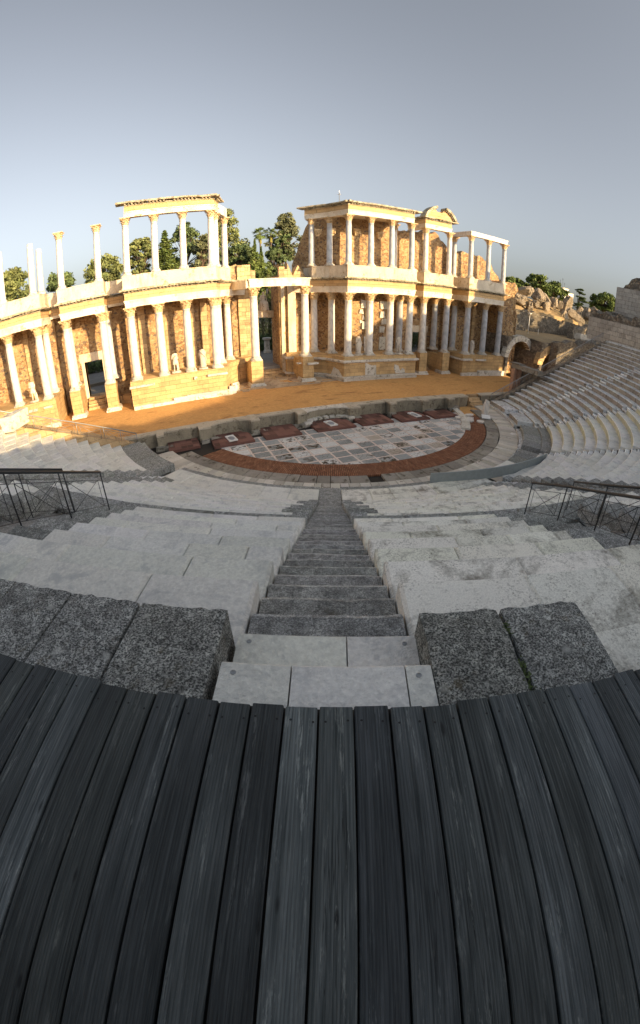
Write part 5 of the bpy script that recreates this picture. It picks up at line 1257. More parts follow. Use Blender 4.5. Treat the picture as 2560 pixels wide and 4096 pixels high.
# ---------------- statues (headless marble figures)
def skin_body(name, joints, edges, mat, loc, rotz, extra=None, sub=2):
    me = bpy.data.meshes.new(name); me.from_pydata([j[0] for j in joints], edges, [])
    o = bpy.data.objects.new(name, me); COL.objects.link(o)
    sk = o.modifiers.new('skin', 'SKIN'); sk.use_smooth_shade = True
    ss = o.modifiers.new('sub', 'SUBSURF'); ss.levels = sub; ss.render_levels = sub
    for v, j in zip(me.skin_vertices[0].data, joints): v.radius = (j[1], j[2] if len(j) > 2 else j[1])
    me.skin_vertices[0].data[0].use_root = True
    dg = bpy.context.evaluated_depsgraph_get(); me2 = bpy.data.meshes.new_from_object(o.evaluated_get(dg)); bpy.data.objects.remove(o)
    if extra:
        v0 = [tuple(v.co) for v in me2.vertices]; f0 = [tuple(p.vertices) for p in me2.polygons]; k = len(v0)
        v0 += [tuple(p) for p in extra.v]; f0 += [tuple(i+k for i in f) for f in extra.f]
        me2 = bpy.data.meshes.new(name); me2.from_pydata(v0, [], f0)
    me2.materials.clear(); me2.materials.append(mat)
    at = me2.attributes.new('tint', 'FLOAT_COLOR', 'FACE'); at.data.foreach_set('color', [1.]*4*len(me2.polygons))
    me2.polygons.foreach_set('use_smooth', [True]*len(me2.polygons))
    o = bpy.data.objects.new(name, me2); COL.objects.link(o); o.location = loc; o.rotation_euler = (0, 0, rotz); return o
def standing(label, x, y, z, kind, rot=0., h=1.95):
    """headless standing figure facing -Y; kind: tunic, robe, nude"""
    k = h/1.75
    J = [((0, 0, .98*k), .15*k, .12*k), ((0, .01, 1.15*k), .135*k, .105*k), ((0, 0, 1.38*k), .18*k, .13*k), ((0, 0, 1.50*k), .10*k, .09*k), ((0, -.01, 1.58*k), .062*k),
         ((.19*k, 0, 1.46*k), .07*k), ((.24*k, .02, 1.20*k), .055*k), ((.20*k, -.14*k, 1.02*k), .045*k),
         ((-.19*k, 0, 1.46*k), .07*k), ((-.25*k, .04, 1.22*k), .055*k), ((-.27*k, -.02, 1.05*k), .04*k),
         ((.10*k, 0, .88*k), .10*k), ((.12*k, -.05*k, .50*k), .07*k), ((.13*k, 0, .12*k), .045*k), ((.15*k, -.10*k, .05*k), .045*k),
         ((-.10*k, 0, .88*k), .10*k), ((-.12*k, 0, .50*k), .07*k), ((-.13*k, .04, .12*k), .045*k), ((-.16*k, -.06*k, .05*k), .045*k)]
    E_ = [(0, 1), (1, 2), (2, 3), (3, 4), (3, 5), (5, 6), (6, 7), (3, 8), (8, 9), (9, 10), (0, 11), (11, 12), (12, 13), (13, 14), (0, 15), (15, 16), (16, 17), (17, 18)]
    ex = MB(); n = 28
    def cloth(zs_, ax_, ay_, amp, kf, ph=0.):
        vs = []; m = len(zs_)
        for i, z_ in enumerate(zs_):
            for j in range(n):
                a = 2*math.pi*j/n; f = 1+amp[i]*math.cos(kf*a+ph+z_*2.2); vs.append((ax_[i]*f*math.cos(a), ay_[i]*f*math.sin(a), z_*k))
        ex.add(vs, [(i*n+j, i*n+(j+1) % n, (i+1)*n+(j+1) % n, (i+1)*n+j) for i in range(m-1) for j in range(n)]+[tuple((m-1)*n+j for j in range(n))])
    if kind == 'tunic': cloth([.62, .8, .98, 1.1, 1.3, 1.48, 1.54], [.27*k, .24*k, .20*k, .18*k, .22*k, .17*k, .08*k], [.21*k, .19*k, .16*k, .14*k, .17*k, .13*k, .07*k], [.10, .08, .04, .03, .02, .02, 0], 11)
    if kind == 'robe':
        cloth([.06, .3, .6, .9, 1.1, 1.32, 1.48, 1.54], [.25*k, .24*k, .25*k, .26*k, .25*k, .25*k, .19*k, .08*k], [.20*k, .19*k, .20*k, .20*k, .19*k, .19*k, .15*k, .07*k], [.12, .10, .09, .06, .05, .04, .02, 0], 9, .7)
        ex.tube([(-.2*k, -.1*k, 1.5*k), (-.02, -.2*k, 1.25*k), (.2*k, -.16*k, .98*k), (.27*k, -.05*k, .7*k), (.25*k, 0, .4*k)], [.07*k, .075*k, .08*k, .07*k, .03*k], 8)
    ex.cbox((0, 0, -.07), V((1, 0, 0)), V((0, 1, 0)), V((0, 0, 1)), .38*k, .28*k, .09, .02)
    if kind in ('tunic', 'nude'): ex.lathe([(.10*k, 0), (.09*k, .3*k), (.07*k, .6*k)], .22*k, .12*k, 8)
    o = skin_body('statue', J, E_, M_STAT, (x, y, z+.15), rot, ex); return tag(o, label, 'statue', 'marble statues between the columns')
M_STAT = stone('statue_marble', (.55, .50, .43), spot=(.28, .23, .17), spot_amt=.3, spot_scale=3, fine=14, bump=.3, rough=.75)
standing('headless statue in a short tunic on the far left podium', -25.45, .1, ZP, 'tunic', 0, 2.05)
standing('headless statue in a short tunic, left of the two on the golden podium', -11.09, .38, ZP, 'tunic', .1, 2.0)
standing('headless draped statue, right of the two on the golden podium', -8.4, .25, ZP, 'robe', -.1, 2.05)
standing('robed statue between the corner column and the next on the right podium', 8.36, .1, ZP, 'robe', .3, 2.2)
standing('bare torso statue near the right end of the right podium', 13.5, -.05, ZP, 'nude', .1, 2.1)
standing('small dark robed statue between the blue end columns', 25.3, .2, ZP, 'robe', -.5, 1.9)
standing('slim statue seen edge on beside the second recess column', 7.55, 1.3, ZP, 'robe', .6, 1.6)
# seated figure on the lintel of the central doorway
k = 1.5
J = [((0, .05, .62*k), .17*k, .15*k), ((0, .05, .85*k), .14*k, .12*k), ((0, .02, 1.08*k), .18*k, .13*k), ((0, .0, 1.2*k), .09*k), ((0, -.02, 1.30*k), .06*k), ((0, -.02, 1.42*k), .095*k, .11*k), ((0, -.01, 1.53*k), .075*k),
     ((.2*k, 0, 1.15*k), .07*k), ((.27*k, -.02, .9*k), .055*k), ((.2*k, -.22*k, .78*k), .045*k), ((-.2*k, 0, 1.15*k), .07*k), ((-.28*k, -.05, .92*k), .055*k), ((-.22*k, -.24*k, .76*k), .045*k),
     ((.12*k, -.1*k, .6*k), .11*k), ((.15*k, -.42*k, .58*k), .09*k), ((.15*k, -.42*k, .15*k), .06*k), ((.15*k, -.5*k, .06*k), .05*k), ((-.12*k, -.1*k, .6*k), .11*k), ((-.15*k, -.42*k, .58*k), .09*k), ((-.15*k, -.38*k, .15*k), .06*k), ((-.15*k, -.46*k, .06*k), .05*k)]
E_ = [(0, 1), (1, 2), (2, 3), (3, 4), (4, 5), (5, 6), (3, 7), (7, 8), (8, 9), (3, 10), (10, 11), (11, 12), (0, 13), (13, 14), (14, 15), (15, 16), (0, 17), (17, 18), (18, 19), (19, 20)]
ex = MB(); n = 24; vs = []
for z_, ax_, yo in ((0., .36, -.25), (.2, .33, -.25), (.42, .32, -.22), (.6, .34, -.16), (.72, .30, -.08), (.8, .2, 0)):
    for j in range(n): a = 2*math.pi*j/n; f = 1+.07*math.cos(9*a); vs.append((ax_*k*f*math.cos(a), yo*k+.32*k*f*math.sin(a)*(1 if z_ < .65 else .6), z_*k))
ex.add(vs, [(i*n+j, i*n+(j+1) % n, (i+1)*n+(j+1) % n, (i+1)*n+j) for i in range(5) for j in range(n)])
ex.box(-.36*k, .36*k, -.1*k, .35*k, -.02, .5*k)
o = skin_body('statue', J, E_, M_STAT, (.15, 8.5, 8.8), .15, ex); tag(o, 'seated robed statue with head above the central doorway', 'statue', 'marble statues between the columns')

# ================================================================== ruins on the right
def tube_arch(label, cx_, y0, y1, zs_, ri, ro, zb, xl, xr, ztop, mat=M_RUBG, vous=M_PLINTH, a_from=0, nv=15, stoned=True):
    t = thing('arch', label, 'arch', (cx_, y0, zb), 'arched passages on the right')
    mb = MB(); n = nv
    for k in range(n):
        a0_, a1_ = math.pi*k/n+.01, math.pi*(k+1)/n-.01
        q = [(cx_-ri*math.cos(a0_), zs_+ri*math.sin(a0_)), (cx_-ro*math.cos(a0_), zs_+ro*math.sin(a0_)), (cx_-ro*math.cos(a1_), zs_+ro*math.sin(a1_)), (cx_-ri*math.cos(a1_), zs_+ri*math.sin(a1_))]
        vprism(mb, q, y0-.12+random.uniform(-.03, .03), y0+.7, jit(.15))
    fix_normals(mb.build('arch_stones', vous, t))
    mb = MB(); N_ = 16      # spandrel wall with the round opening cut out, plus barrel vault
    xs2 = [cx_-ri-.02-(ri*.0)]+[cx_-ri*math.cos(math.pi*k/N_) for k in range(N_+1)]
    for k in range(N_):
        xa, xb = cx_-ri*math.cos(math.pi*k/N_), cx_-ri*math.cos(math.pi*(k+1)/N_); za, zb_ = zs_+ri*math.sin(math.pi*k/N_), zs_+ri*math.sin(math.pi*(k+1)/N_)
        mb.add([(xa, y0, za), (xb, y0, zb_), (xb, y0, ztop), (xa, y0, ztop), (xa, y1, za), (xb, y1, zb_), (xb, y1, ztop), (xa, y1, ztop)], [(0, 1, 2, 3), (0, 4, 5, 1), (3, 2, 6, 7), (4, 7, 6, 5)])
    mb.box(xl, cx_-ri, y0, y1, zb, ztop); mb.box(cx_+ri, xr, y0, y1, zb, ztop); mb.box(cx_-ri, cx_+ri, y1, y1+.5, zb, ztop)
    mb.build('masonry', mat, t); return t
tube_arch('larger arch with pale voussoirs beside the end pier', 33.85, -1.0, 6.0, 3.75, 2.45, 3.3, 1.05, 30.9, 37.2, 6.75)
tube_arch('smaller dark arch half hidden behind the right seats', 38.3, -3.2, 5.0, 3.3, 1.75, 2.95, 1.05, 36.0, 44.0, 6.6, vous=M_PIER, nv=11)
# pillar and beam at the seat end
t = thing('side_gate', 'reddish pillar with a stone beam at the right end of the stage', 'gate', (23.9, -9.2, 1.1))
mb = MB(); mb.box(23.3, 23.75, -9.3, -8.8, 1.05, 3.95, 0, (1, 1, 1), .02); mb.box(24.0, 24.4, -9.5, -9.0, 1.05, 3.95, 0, (1, 1, 1), .02); mb.build('pillar', M_PILLAR if 'M_PILLAR' in globals() else stone('pinkish_stone', (.42, .26, .18), spot=(.2, .1, .06), spot_amt=.3, fine=12), t)
mb = MB(); mb.box(23.5, 24.4, -12.6, -8.6, 3.95, 4.45, 0, (1, 1, 1), .03); mb.box(23.4, 24.5, -9.9, -8.4, 4.45, 4.6, 0, (.8, .8, .8), .04); mb.build('beam', M_SLAB, t)
mb = MB(); mb.box(24.6, 27.0, -13.5, -9.0, 1.0, 3.7); mb.build('side_wall', M_RUBG, t)
# end wall that carries the right side of the seating
mb = MB(); vs = []; prof = [(17.0, .45), (35.2, 9.2)]
for r_, z_ in prof:
    a = lin(ENDS['R'], r_); 
    for d in (0.05, .55):
        for zz in (z_-.05, -.2): p = P(a+math.degrees(d/r_), r_, zz); vs.append(p)
mb.add(vs, [(0, 1, 5, 4), (2, 6, 7, 3), (0, 4, 6, 2), (0, 2, 3, 1), (4, 5, 7, 6)]); o = fix_normals(mb.build('end_wall', M_RUBG, origin=(20, -8, 0))); tag(o, 'sloping rubble wall under the handrail at the right end of the seats', 'wall')
mb = MB(); vs = []
for r_, z_ in prof:
    a = lin(ENDS['L'], r_)
    for d in (-0.05, -1.2):
        for zz in (z_+.1, -.2): p = P(a+math.degrees(d/r_), r_, zz); vs.append(p)
mb.add(vs, [(0, 1, 5, 4), (2, 6, 7, 3), (0, 4, 6, 2), (0, 2, 3, 1), (4, 5, 7, 6)]); o = fix_normals(mb.build('end_wall', M_PIER, origin=(-20, -8, 0))); tag(o, 'sloping wall at the far left end of the seats', 'wall')
mb = MB(); p0, p1 = P(-76.2, 25.6, 4.8), P(-78.6, 25.0, 6.1); ax = (P(-78.6, 25.2)-P(-73.8, 25.6)).normalized()
mb.cbox(P(-76.8, 25.6, 5.25), V((.35, .94, 0)).normalized(), V((-.94, .35, 0)).normalized(), V((0, 0, 1)), .95, .55, .5, .05, 0, (1, 1, 1), .05); tag(mb.build('marble_block', M_PLINTH, origin=tuple(P(-76.8, 25.6, 4.75))), 'large white broken block at the far left behind the seats', 'stone block')

# upper seating walls: praecinctio wall, rubble terrace, high wall with broken top
def ringwall(name, label, r0, r1, a0, a1, topf, zb, mat, seg=.6, rough=.0, rag=.2, cat='wall', group=None, botf=None):
    mb = MB(); n = int((a1-a0)/(seg/r0*57.3)); vs = []; tops = []; nz = 5
    for k in range(n+1):
        a = a0+(a1-a0)*k/n; zt = topf(a)+random.uniform(-rag, rag)*(1 if random.random() < .5 else .3); b0 = zb if botf is None else botf(a)
        for i in range(nz+1): vs.append(P(a, r0, b0+(zt-b0)*i/nz))
        vs.append(P(a, (r0+r1)/2, zt+random.uniform(-rag, rag)*.5)); vs.append(P(a, r1, zt)); vs.append(P(a, r1, zb))
    m = nz+4; fs = [(k*m+i, (k+1)*m+i, (k+1)*m+i+1, k*m+i+1) for k in range(n) for i in range(m-1)]
    fs += [tuple(range(m-1, -1, -1)), tuple(n*m+i for i in range(m))]
    mb.add(vs, fs); c = P((a0+a1)/2, r0, zb); o = fix_normals(mb.build(name, mat, origin=tuple(c)))
    if rough: roughen(o, rough, .7, seed=a0)
    if label: tag(o, label, cat, group)
    return o
M_BIG = ashlar('big_grey_blocks', (.46, .45, .42), 1.35, .62, joint=.015, var=.16, mortar=(.10, .09, .08), stain=(.16, .15, .13), dark=(.07, .07, .065), dark_amt=.75)
ringwall('walkway_wall', 'grey block wall above the topmost seats on the right', 38.2, 39.4, -80, 88.8, lambda a: 11.75, 8.6, M_BIG, rag=.05)
def ROUGH_TERR(a): return 12.6
terr = ringwall('rubble_terrace', 'broken dark rubble terrace between the two right walls', 38.7, 45.2, -80, 89.2, lambda a: 12.8, 11.0, M_RUBG, .5, .35, .45)
def rim(a):
    pts = [(-90, 14.5), (-60, 15.), (-30, 14.8), (-8, 15.2), (3.5, 15.9), (8, 15.6), (20, 15.8), (26, 17.2), (34, 19.0), (40, 19.3), (42.5, 19.5), (45.5, 20.8), (49, 20.2), (53.4, 20.2), (56, 20.5), (57.7, 20.6), (58.2, 24), (61.2, 24), (61.8, 20.2), (65, 19.5), (70, 19.6), (76, 20.0), (80, 20.0), (83.5, 19.5), (86, 18.7), (87.5, 17.3)]  # unseen stretch shaped for its shadow edge; spike added to cast a stripe
    for (p, x), (q, y) in zip(pts, pts[1:]):
        if p <= a <= q: return x+(y-x)*(a-p)/(q-p)
    return 14.5
ringwall('high_wall', 'high grey plastered wall at the top right', 45.0, 46.2, -80, 88.5, lambda a: 17.3-(0 if a > 70 else 3.0 if a < 30 else (70-a)*.075), 11.5, M_BIG, rag=.05)
ringwall('high_rubble', 'jagged rubble crowning the high wall at the top right', 45.6, 50.0, -80, 87.5, rim, 11.5, M_RUBG, .45, .3, .3)
# ---- terraces, retaining wall, boulders
mb = MB(); mb.add([(30.9, 5.9, 6.72), (36.0, 5.9, 6.72), (36.0, -.8, 6.74), (30.9, -.8, 6.74), (30.9, 15, 6.7), (70, 15, 6.7), (95, 36, 6.7), (95, -6, 6.6), (44, -3.0, 6.6), (36, -3.0, 6.6)], [(9, 8, 7, 6, 5, 4, 0, 1, 2)]); mb.add([(30.9, -.9, 6.76), (37.2, -.9, 6.76), (37.2, 6, 6.76), (30.9, 6, 6.76)], [(0, 1, 2, 3)])
struct(mb.build('upper_terrace', M_EARTH))
def hz(x, y):
    u = x-45; base = 10.3+ min(1, max(0, (y-14-(x-49)*.12)/9))*3.0 + min(1, max(0, (y-24)/20))*1.0 - min(1, max(0, (x-72)/30))*.6
    return base+noise.noise(Vector((x*.16, y*.16, 1)))*.9+noise.noise(Vector((x*.5, y*.5, 4)))*.35
mb = MB(); nx, ny = 60, 34; vs = []
for i in range(nx+1):
    for j in range(ny+1):
        x = 40+i*1.5; y0 = 13.5+(x-49)*.10; y = y0+ (j/ny)**1.3*55; z = hz(x, y) if j > 0 else 6.4
        if j == 1: y = y0+.5
        vs.append((x, y, z))
fs = [(i*(ny+1)+j, (i+1)*(ny+1)+j, (i+1)*(ny+1)+j+1, i*(ny+1)+j+1) for i in range(nx) for j in range(ny)]
mb.add(vs, fs); o = mb.build('hillside', M_EARTH); struct(o)
mb = MB(); x = 43.; pts = []
def rwall(xa, xb, za, zb_, y0, dy):
    jagged(mb, [(xa, za), ((xa+xb)/2, (za+zb_)/2+.2), (xb, zb_)], y0, y0+dy, 6.3, .6, .3)
rwall(43, 52, 9.6, 10.6, 13.2, 1.2); rwall(52, 58, 10.5, 10.2, 13.6, 1.2); rwall(58, 66, 10.2, 9.6, 14.2, 1.2); rwall(66, 78, 9.9, 9.0, 15.2, 1.4)
mb.c = [(.7, .7, .7)]*len(mb.c); o = mb.build('retaining_wall', M_RUBG, origin=(58, 14, 6.4)); roughen(o, .12, .8); tag(o, 'long grey rubble retaining wall behind the lamp post', 'wall')
mb = MB(); jagged(mb, [(62.5, 9.3), (64.5, 8.8), (66.5, 9.4), (69, 10.2), (72, 10.4), (80, 10.6)], 9.0, 10.4, 6.3, .6, .35); o = mb.build('ruined_wall', M_RUBG, origin=(68, 9, 6.4)); roughen(o, .15, .8); tag(o, 'sunlit broken wall stub left of the right grey wall', 'wall')
for k, (x0, x1, zt, y, l) in enumerate([(38.0, 50.0, 7.3, -4.6, 'low rubble parapet above the smaller arch'), (50.0, 66.0, 7.9, -2.2, 'low rubble wall running from the smaller arch towards the seats')]):
    mb = MB(); jagged(mb, [(x0, zt-.3), ((x0+x1)/2, zt), (x1, zt+.3)], y, y+1.3, 2.0, .6, .3); o = mb.build('ruined_wall', M_RUBG, origin=(x0, y, 2)); roughen(o, .12, .8, seed=k); tag(o, l, 'wall')
mb = MB(); mb.cbox((53.5, .5, 8.1), V((1, -.1, 0)).normalized(), V((.1, 1, 0)).normalized(), V((0, 0, 1)), 2.2, .7, .45, .03, 0, (1, 1, 1), .05); mb.cbox((54.2, .5, 7.45), V((1, -.1, 0)).normalized(), V((.1, 1, 0)).normalized(), V((0, 0, 1)), 2.4, .7, .3, .03, 0, (1, 1, 1), .05)
tag(mb.build('stacked_slabs', M_PLINTH, origin=(53.5, .5, 7)), 'pale rectangular slabs stacked in front of the retaining wall', 'slabs')
def boulder(x, y, z, sx, sy, sz, label, seed, mat=None):
    import bmesh
    bm = bmesh.new(); bmesh.ops.create_icosphere(bm, subdivisions=4, radius=1)
    for v in bm.verts:
        p = v.co.copy(); n = noise.noise(p*1.1+Vector((seed*5.3, 0, 0)))*.35+noise.noise(p*2.6+Vector((0, seed*3.1, 0)))*.18+noise.noise(p*6+Vector((0, 0, seed)))*.07
        q = p*(1+n); q = Vector((max(-.85, min(.85, q.x)), max(-.85, min(.85, q.y)), max(-.7, min(.8, q.z)))); v.co = Vector((q.x*sx, q.y*sy, q.z*sz))
    me = bpy.data.meshes.new('boulder'); bm.to_mesh(me); bm.free(); me.materials.append(mat or M_ROCK)
    at = me.attributes.new('tint', 'FLOAT_COLOR', 'FACE'); at.data.foreach_set('color', [1.]*4*len(me.polygons))
    o = bpy.data.objects.new('boulder', me); COL.objects.link(o); o.location = (x, y, z); o.rotation_euler = (seed*.3, seed*.17, seed); return tag(o, label, 'boulder', 'fallen masonry blocks on the hill')
M_ROCK = stone('fallen_masonry', (.30, .25, .19), spot=(.10, .09, .07), spot_amt=.4, spot_scale=1.3, fine=6, bump=1., bdist=.15)
for k, (x, y, z, sx, sy, sz, l) in enumerate([(55.8, 19.5, 12.6, 3.0, 2.0, 1.5, 'leftmost large dark fallen block right behind the end pier'), (58.8, 20.5, 14.9, 1.9, 1.3, .8, 'flat grey block, leftmost on the skyline below the round pine'),
    (60.8, 20.5, 15.1, 1.3, 1.2, .95, 'rounded grey block on the skyline under the round pine'), (64.0, 20.0, 14.2, 2.1, 1.5, 1.7, 'largest tilted block with a sunlit top on the skyline'), (67.2, 20.8, 13.7, 2.2, 1.4, 1.0, 'jagged block right of the largest tilted one'),
    (61.4, 18.8, 12.6, 1.0, .9, 1.3, 'upright dark block below the largest tilted one'), (64.5, 18.2, 12.2, 1.6, 1.2, .7, 'low sunlit block below the largest tilted one'), (57.2, 17.2, 10.9, 2.2, 1.2, .8, 'low sunlit block above the retaining wall near the pier'),
    (71.0, 21, 13.9, 1.5, 1.1, .8, 'small block between the pine and the pale house'), (73.6, 21, 13.6, 1.3, 1.0, .9, 'small dark rock right of the pale house'), (77.4, 21.5, 13.7, 3.4, 1.4, 1.0, 'long pale tilted slab near the cedar'),
    (82.6, 21, 12.7, 2.0, 1.5, .9, 'grey rock at the foot of the cedar'), (86.0, 20.5, 13.0, 2.0, 1.4, 1.1, 'grey rock left of the right round pine'), (90.0, 20, 13.4, 3.0, 1.5, .9, 'broad rock under the right round pine'), (76.0, 17.4, 11.4, 3.0, 1.2, .6, 'flat sunlit rock on the slope'),
    (70.0, 16.6, 11.0, 2.5, 1.2, .5, 'flat rock at the top of the retaining wall'), (83.0, 14, 10.6, 2.4, 1.5, 1.1, 'sunlit block at the left edge of the grey wall'), (79.5, 13, 9.9, 2.0, 1.3, 1.2, 'dark block at the left edge of the grey wall')]):
    boulder(x, y, z, sx, sy, sz, l, k+1)
# lamp post, rope posts
t = thing('lamp_post', 'white lamp post standing on the sunlit terrace', 'lamp post', (45.7, 7.5, 6.7))
mb = MB(); mb.tube([(45.7, 7.5, 6.7), (45.7, 7.5, 9.9)], .055, 8); mb.build('pole', M_WHITEP, t, True)
mb = MB(); mb.lathe([(.06, 9.85), (.16, 10.15), (.36, 10.3), (.36, 10.36), (.1, 10.42)], 45.7, 7.5, 12); mb.build('lamp_head', M_WHITEP, t, True)
for k, (x, y) in enumerate([(39.2, 7.5), (44.0, 9.0), (49.8, 8.4)]):
    mb = MB(); mb.tube([(x, y, 6.65), (x, y, 7.75)], .04, 6); tag(mb.build('rope_post', M_WHITEP, origin=(x, y, 6.7)), ['white rope post nearest the end pier', 'white rope post just left of the lamp post', 'white rope post right of the lamp post'][k], 'post', 'rope posts on the terrace')
pts = [V((39.2, 7.5, 7.65)).lerp(V((44.0, 9.0, 7.65)), u/10)-V((0, 0, .42*4*u/10*(1-u/10))) for u in range(11)]
mb = MB(); mb.tube(pts, .022, 5); tag(mb.build('rope', M_WHITEP, origin=(41.5, 8, 7)), 'sagging rope between the two left rope posts', 'rope')
# pale house far away
t = thing('house', 'pale flat roofed house with aerials far behind the ruins', 'building', (156, 78, 8))
mb = MB(); mb.box(153, 158, 76, 84, 8, 24.5); mb.box(158.2, 164, 77, 84, 8, 23.0); mb.build('wall', M_WHITEP, t)
mb = MB(); mb.box(152.8, 158.2, 75.8, 84, 24.5, 24.8); mb.box(158.2, 164.1, 76.8, 84, 23.0, 23.2); mb.build('roof', M_PARA, t)
mb = MB()
for xx, zz in ((153.6, 28.5), (155.5, 29.5), (157, 27.5)): mb.tube([(xx, 78, 24.8), (xx, 78, zz)], .05, 4); mb.tube([(xx-.6, 78, zz-.5), (xx+.6, 78, zz-.5)], .04, 4); mb.tube([(xx-.4, 78, zz-1), (xx+.4, 78, zz-1)], .04, 4)
mb.build('aerial', M_STEEL, t)
mb = MB()
for xx in (154.2, 156.0): mb = MB(); mb.box(xx, xx+.8, 75.95, 76.1, 21.2, 22.6); mb.build('window', M_STEEL, t)

# ================================================================== vegetation
def leaf_mesh(name, parent, mat, centers, counts, size, squash=1., seed=0, flat=0., tintr=(.55, 1.45), droop=0.):
    rng = np.random.default_rng(seed); V_ = []; T_ = []
    for (cx_, cy_, cz_, rx, ry, rz), n in zip(centers, counts):
        d = rng.normal(size=(n, 3)); d /= np.linalg.norm(d, axis=1)[:, None]; rr = rng.random(n)**(1/2.2)
        p = d*rr[:, None]*np.array([rx, ry, rz])+np.array([cx_, cy_, cz_])
        nrm = d+rng.normal(size=(n, 3))*.9; nrm /= np.linalg.norm(nrm, axis=1)[:, None]
        if flat: nrm[:, 2] += flat*np.sign(nrm[:, 2]); nrm /= np.linalg.norm(nrm, axis=1)[:, None]
        a = np.cross(nrm, rng.normal(size=(n, 3))); a /= np.linalg.norm(a, axis=1)[:, None]; b = np.cross(nrm, a)
        s_ = size*(.6+.8*rng.random(n))[:, None]
        V_.append(np.stack([p-a*s_, p+b*s_*.55, p+a*s_, p-b*s_*.55], 1)); k = rng.uniform(*tintr)
        t_ = (k*.75+.25)*(.75+.5*rng.random(n)); T_.append(t_)
    Vv = np.concatenate(V_).reshape(-1, 3); Tt = np.concatenate(T_); n = len(Tt)
    if parent is not None: Vv = Vv-np.array(parent.location)
    me = bpy.data.meshes.new(name); me.vertices.add(4*n); me.vertices.foreach_set('co', Vv.astype(np.float32).ravel())
    me.loops.add(4*n); me.loops.foreach_set('vertex_index', np.arange(4*n, dtype=np.int32)); me.polygons.add(n)
    me.polygons.foreach_set('loop_start', np.arange(0, 4*n, 4, dtype=np.int32)); me.update(calc_edges=True)
    me.materials.append(mat); at = me.attributes.new('tint', 'FLOAT_COLOR', 'FACE')
    c = np.ones((n, 4), np.float32); c[:, :3] = Tt[:, None]; at.data.foreach_set('color', c.ravel())
    o = bpy.data.objects.new(name, me); COL.objects.link(o)
    if parent is not None: o.parent = parent
    return o
def at50(x50, z50, w50, y):
    k = (y+40.05)/90.05; return CAM.x+(x50-CAM.x)*k, CAM.z+(z50-CAM.z)*k, w50*k
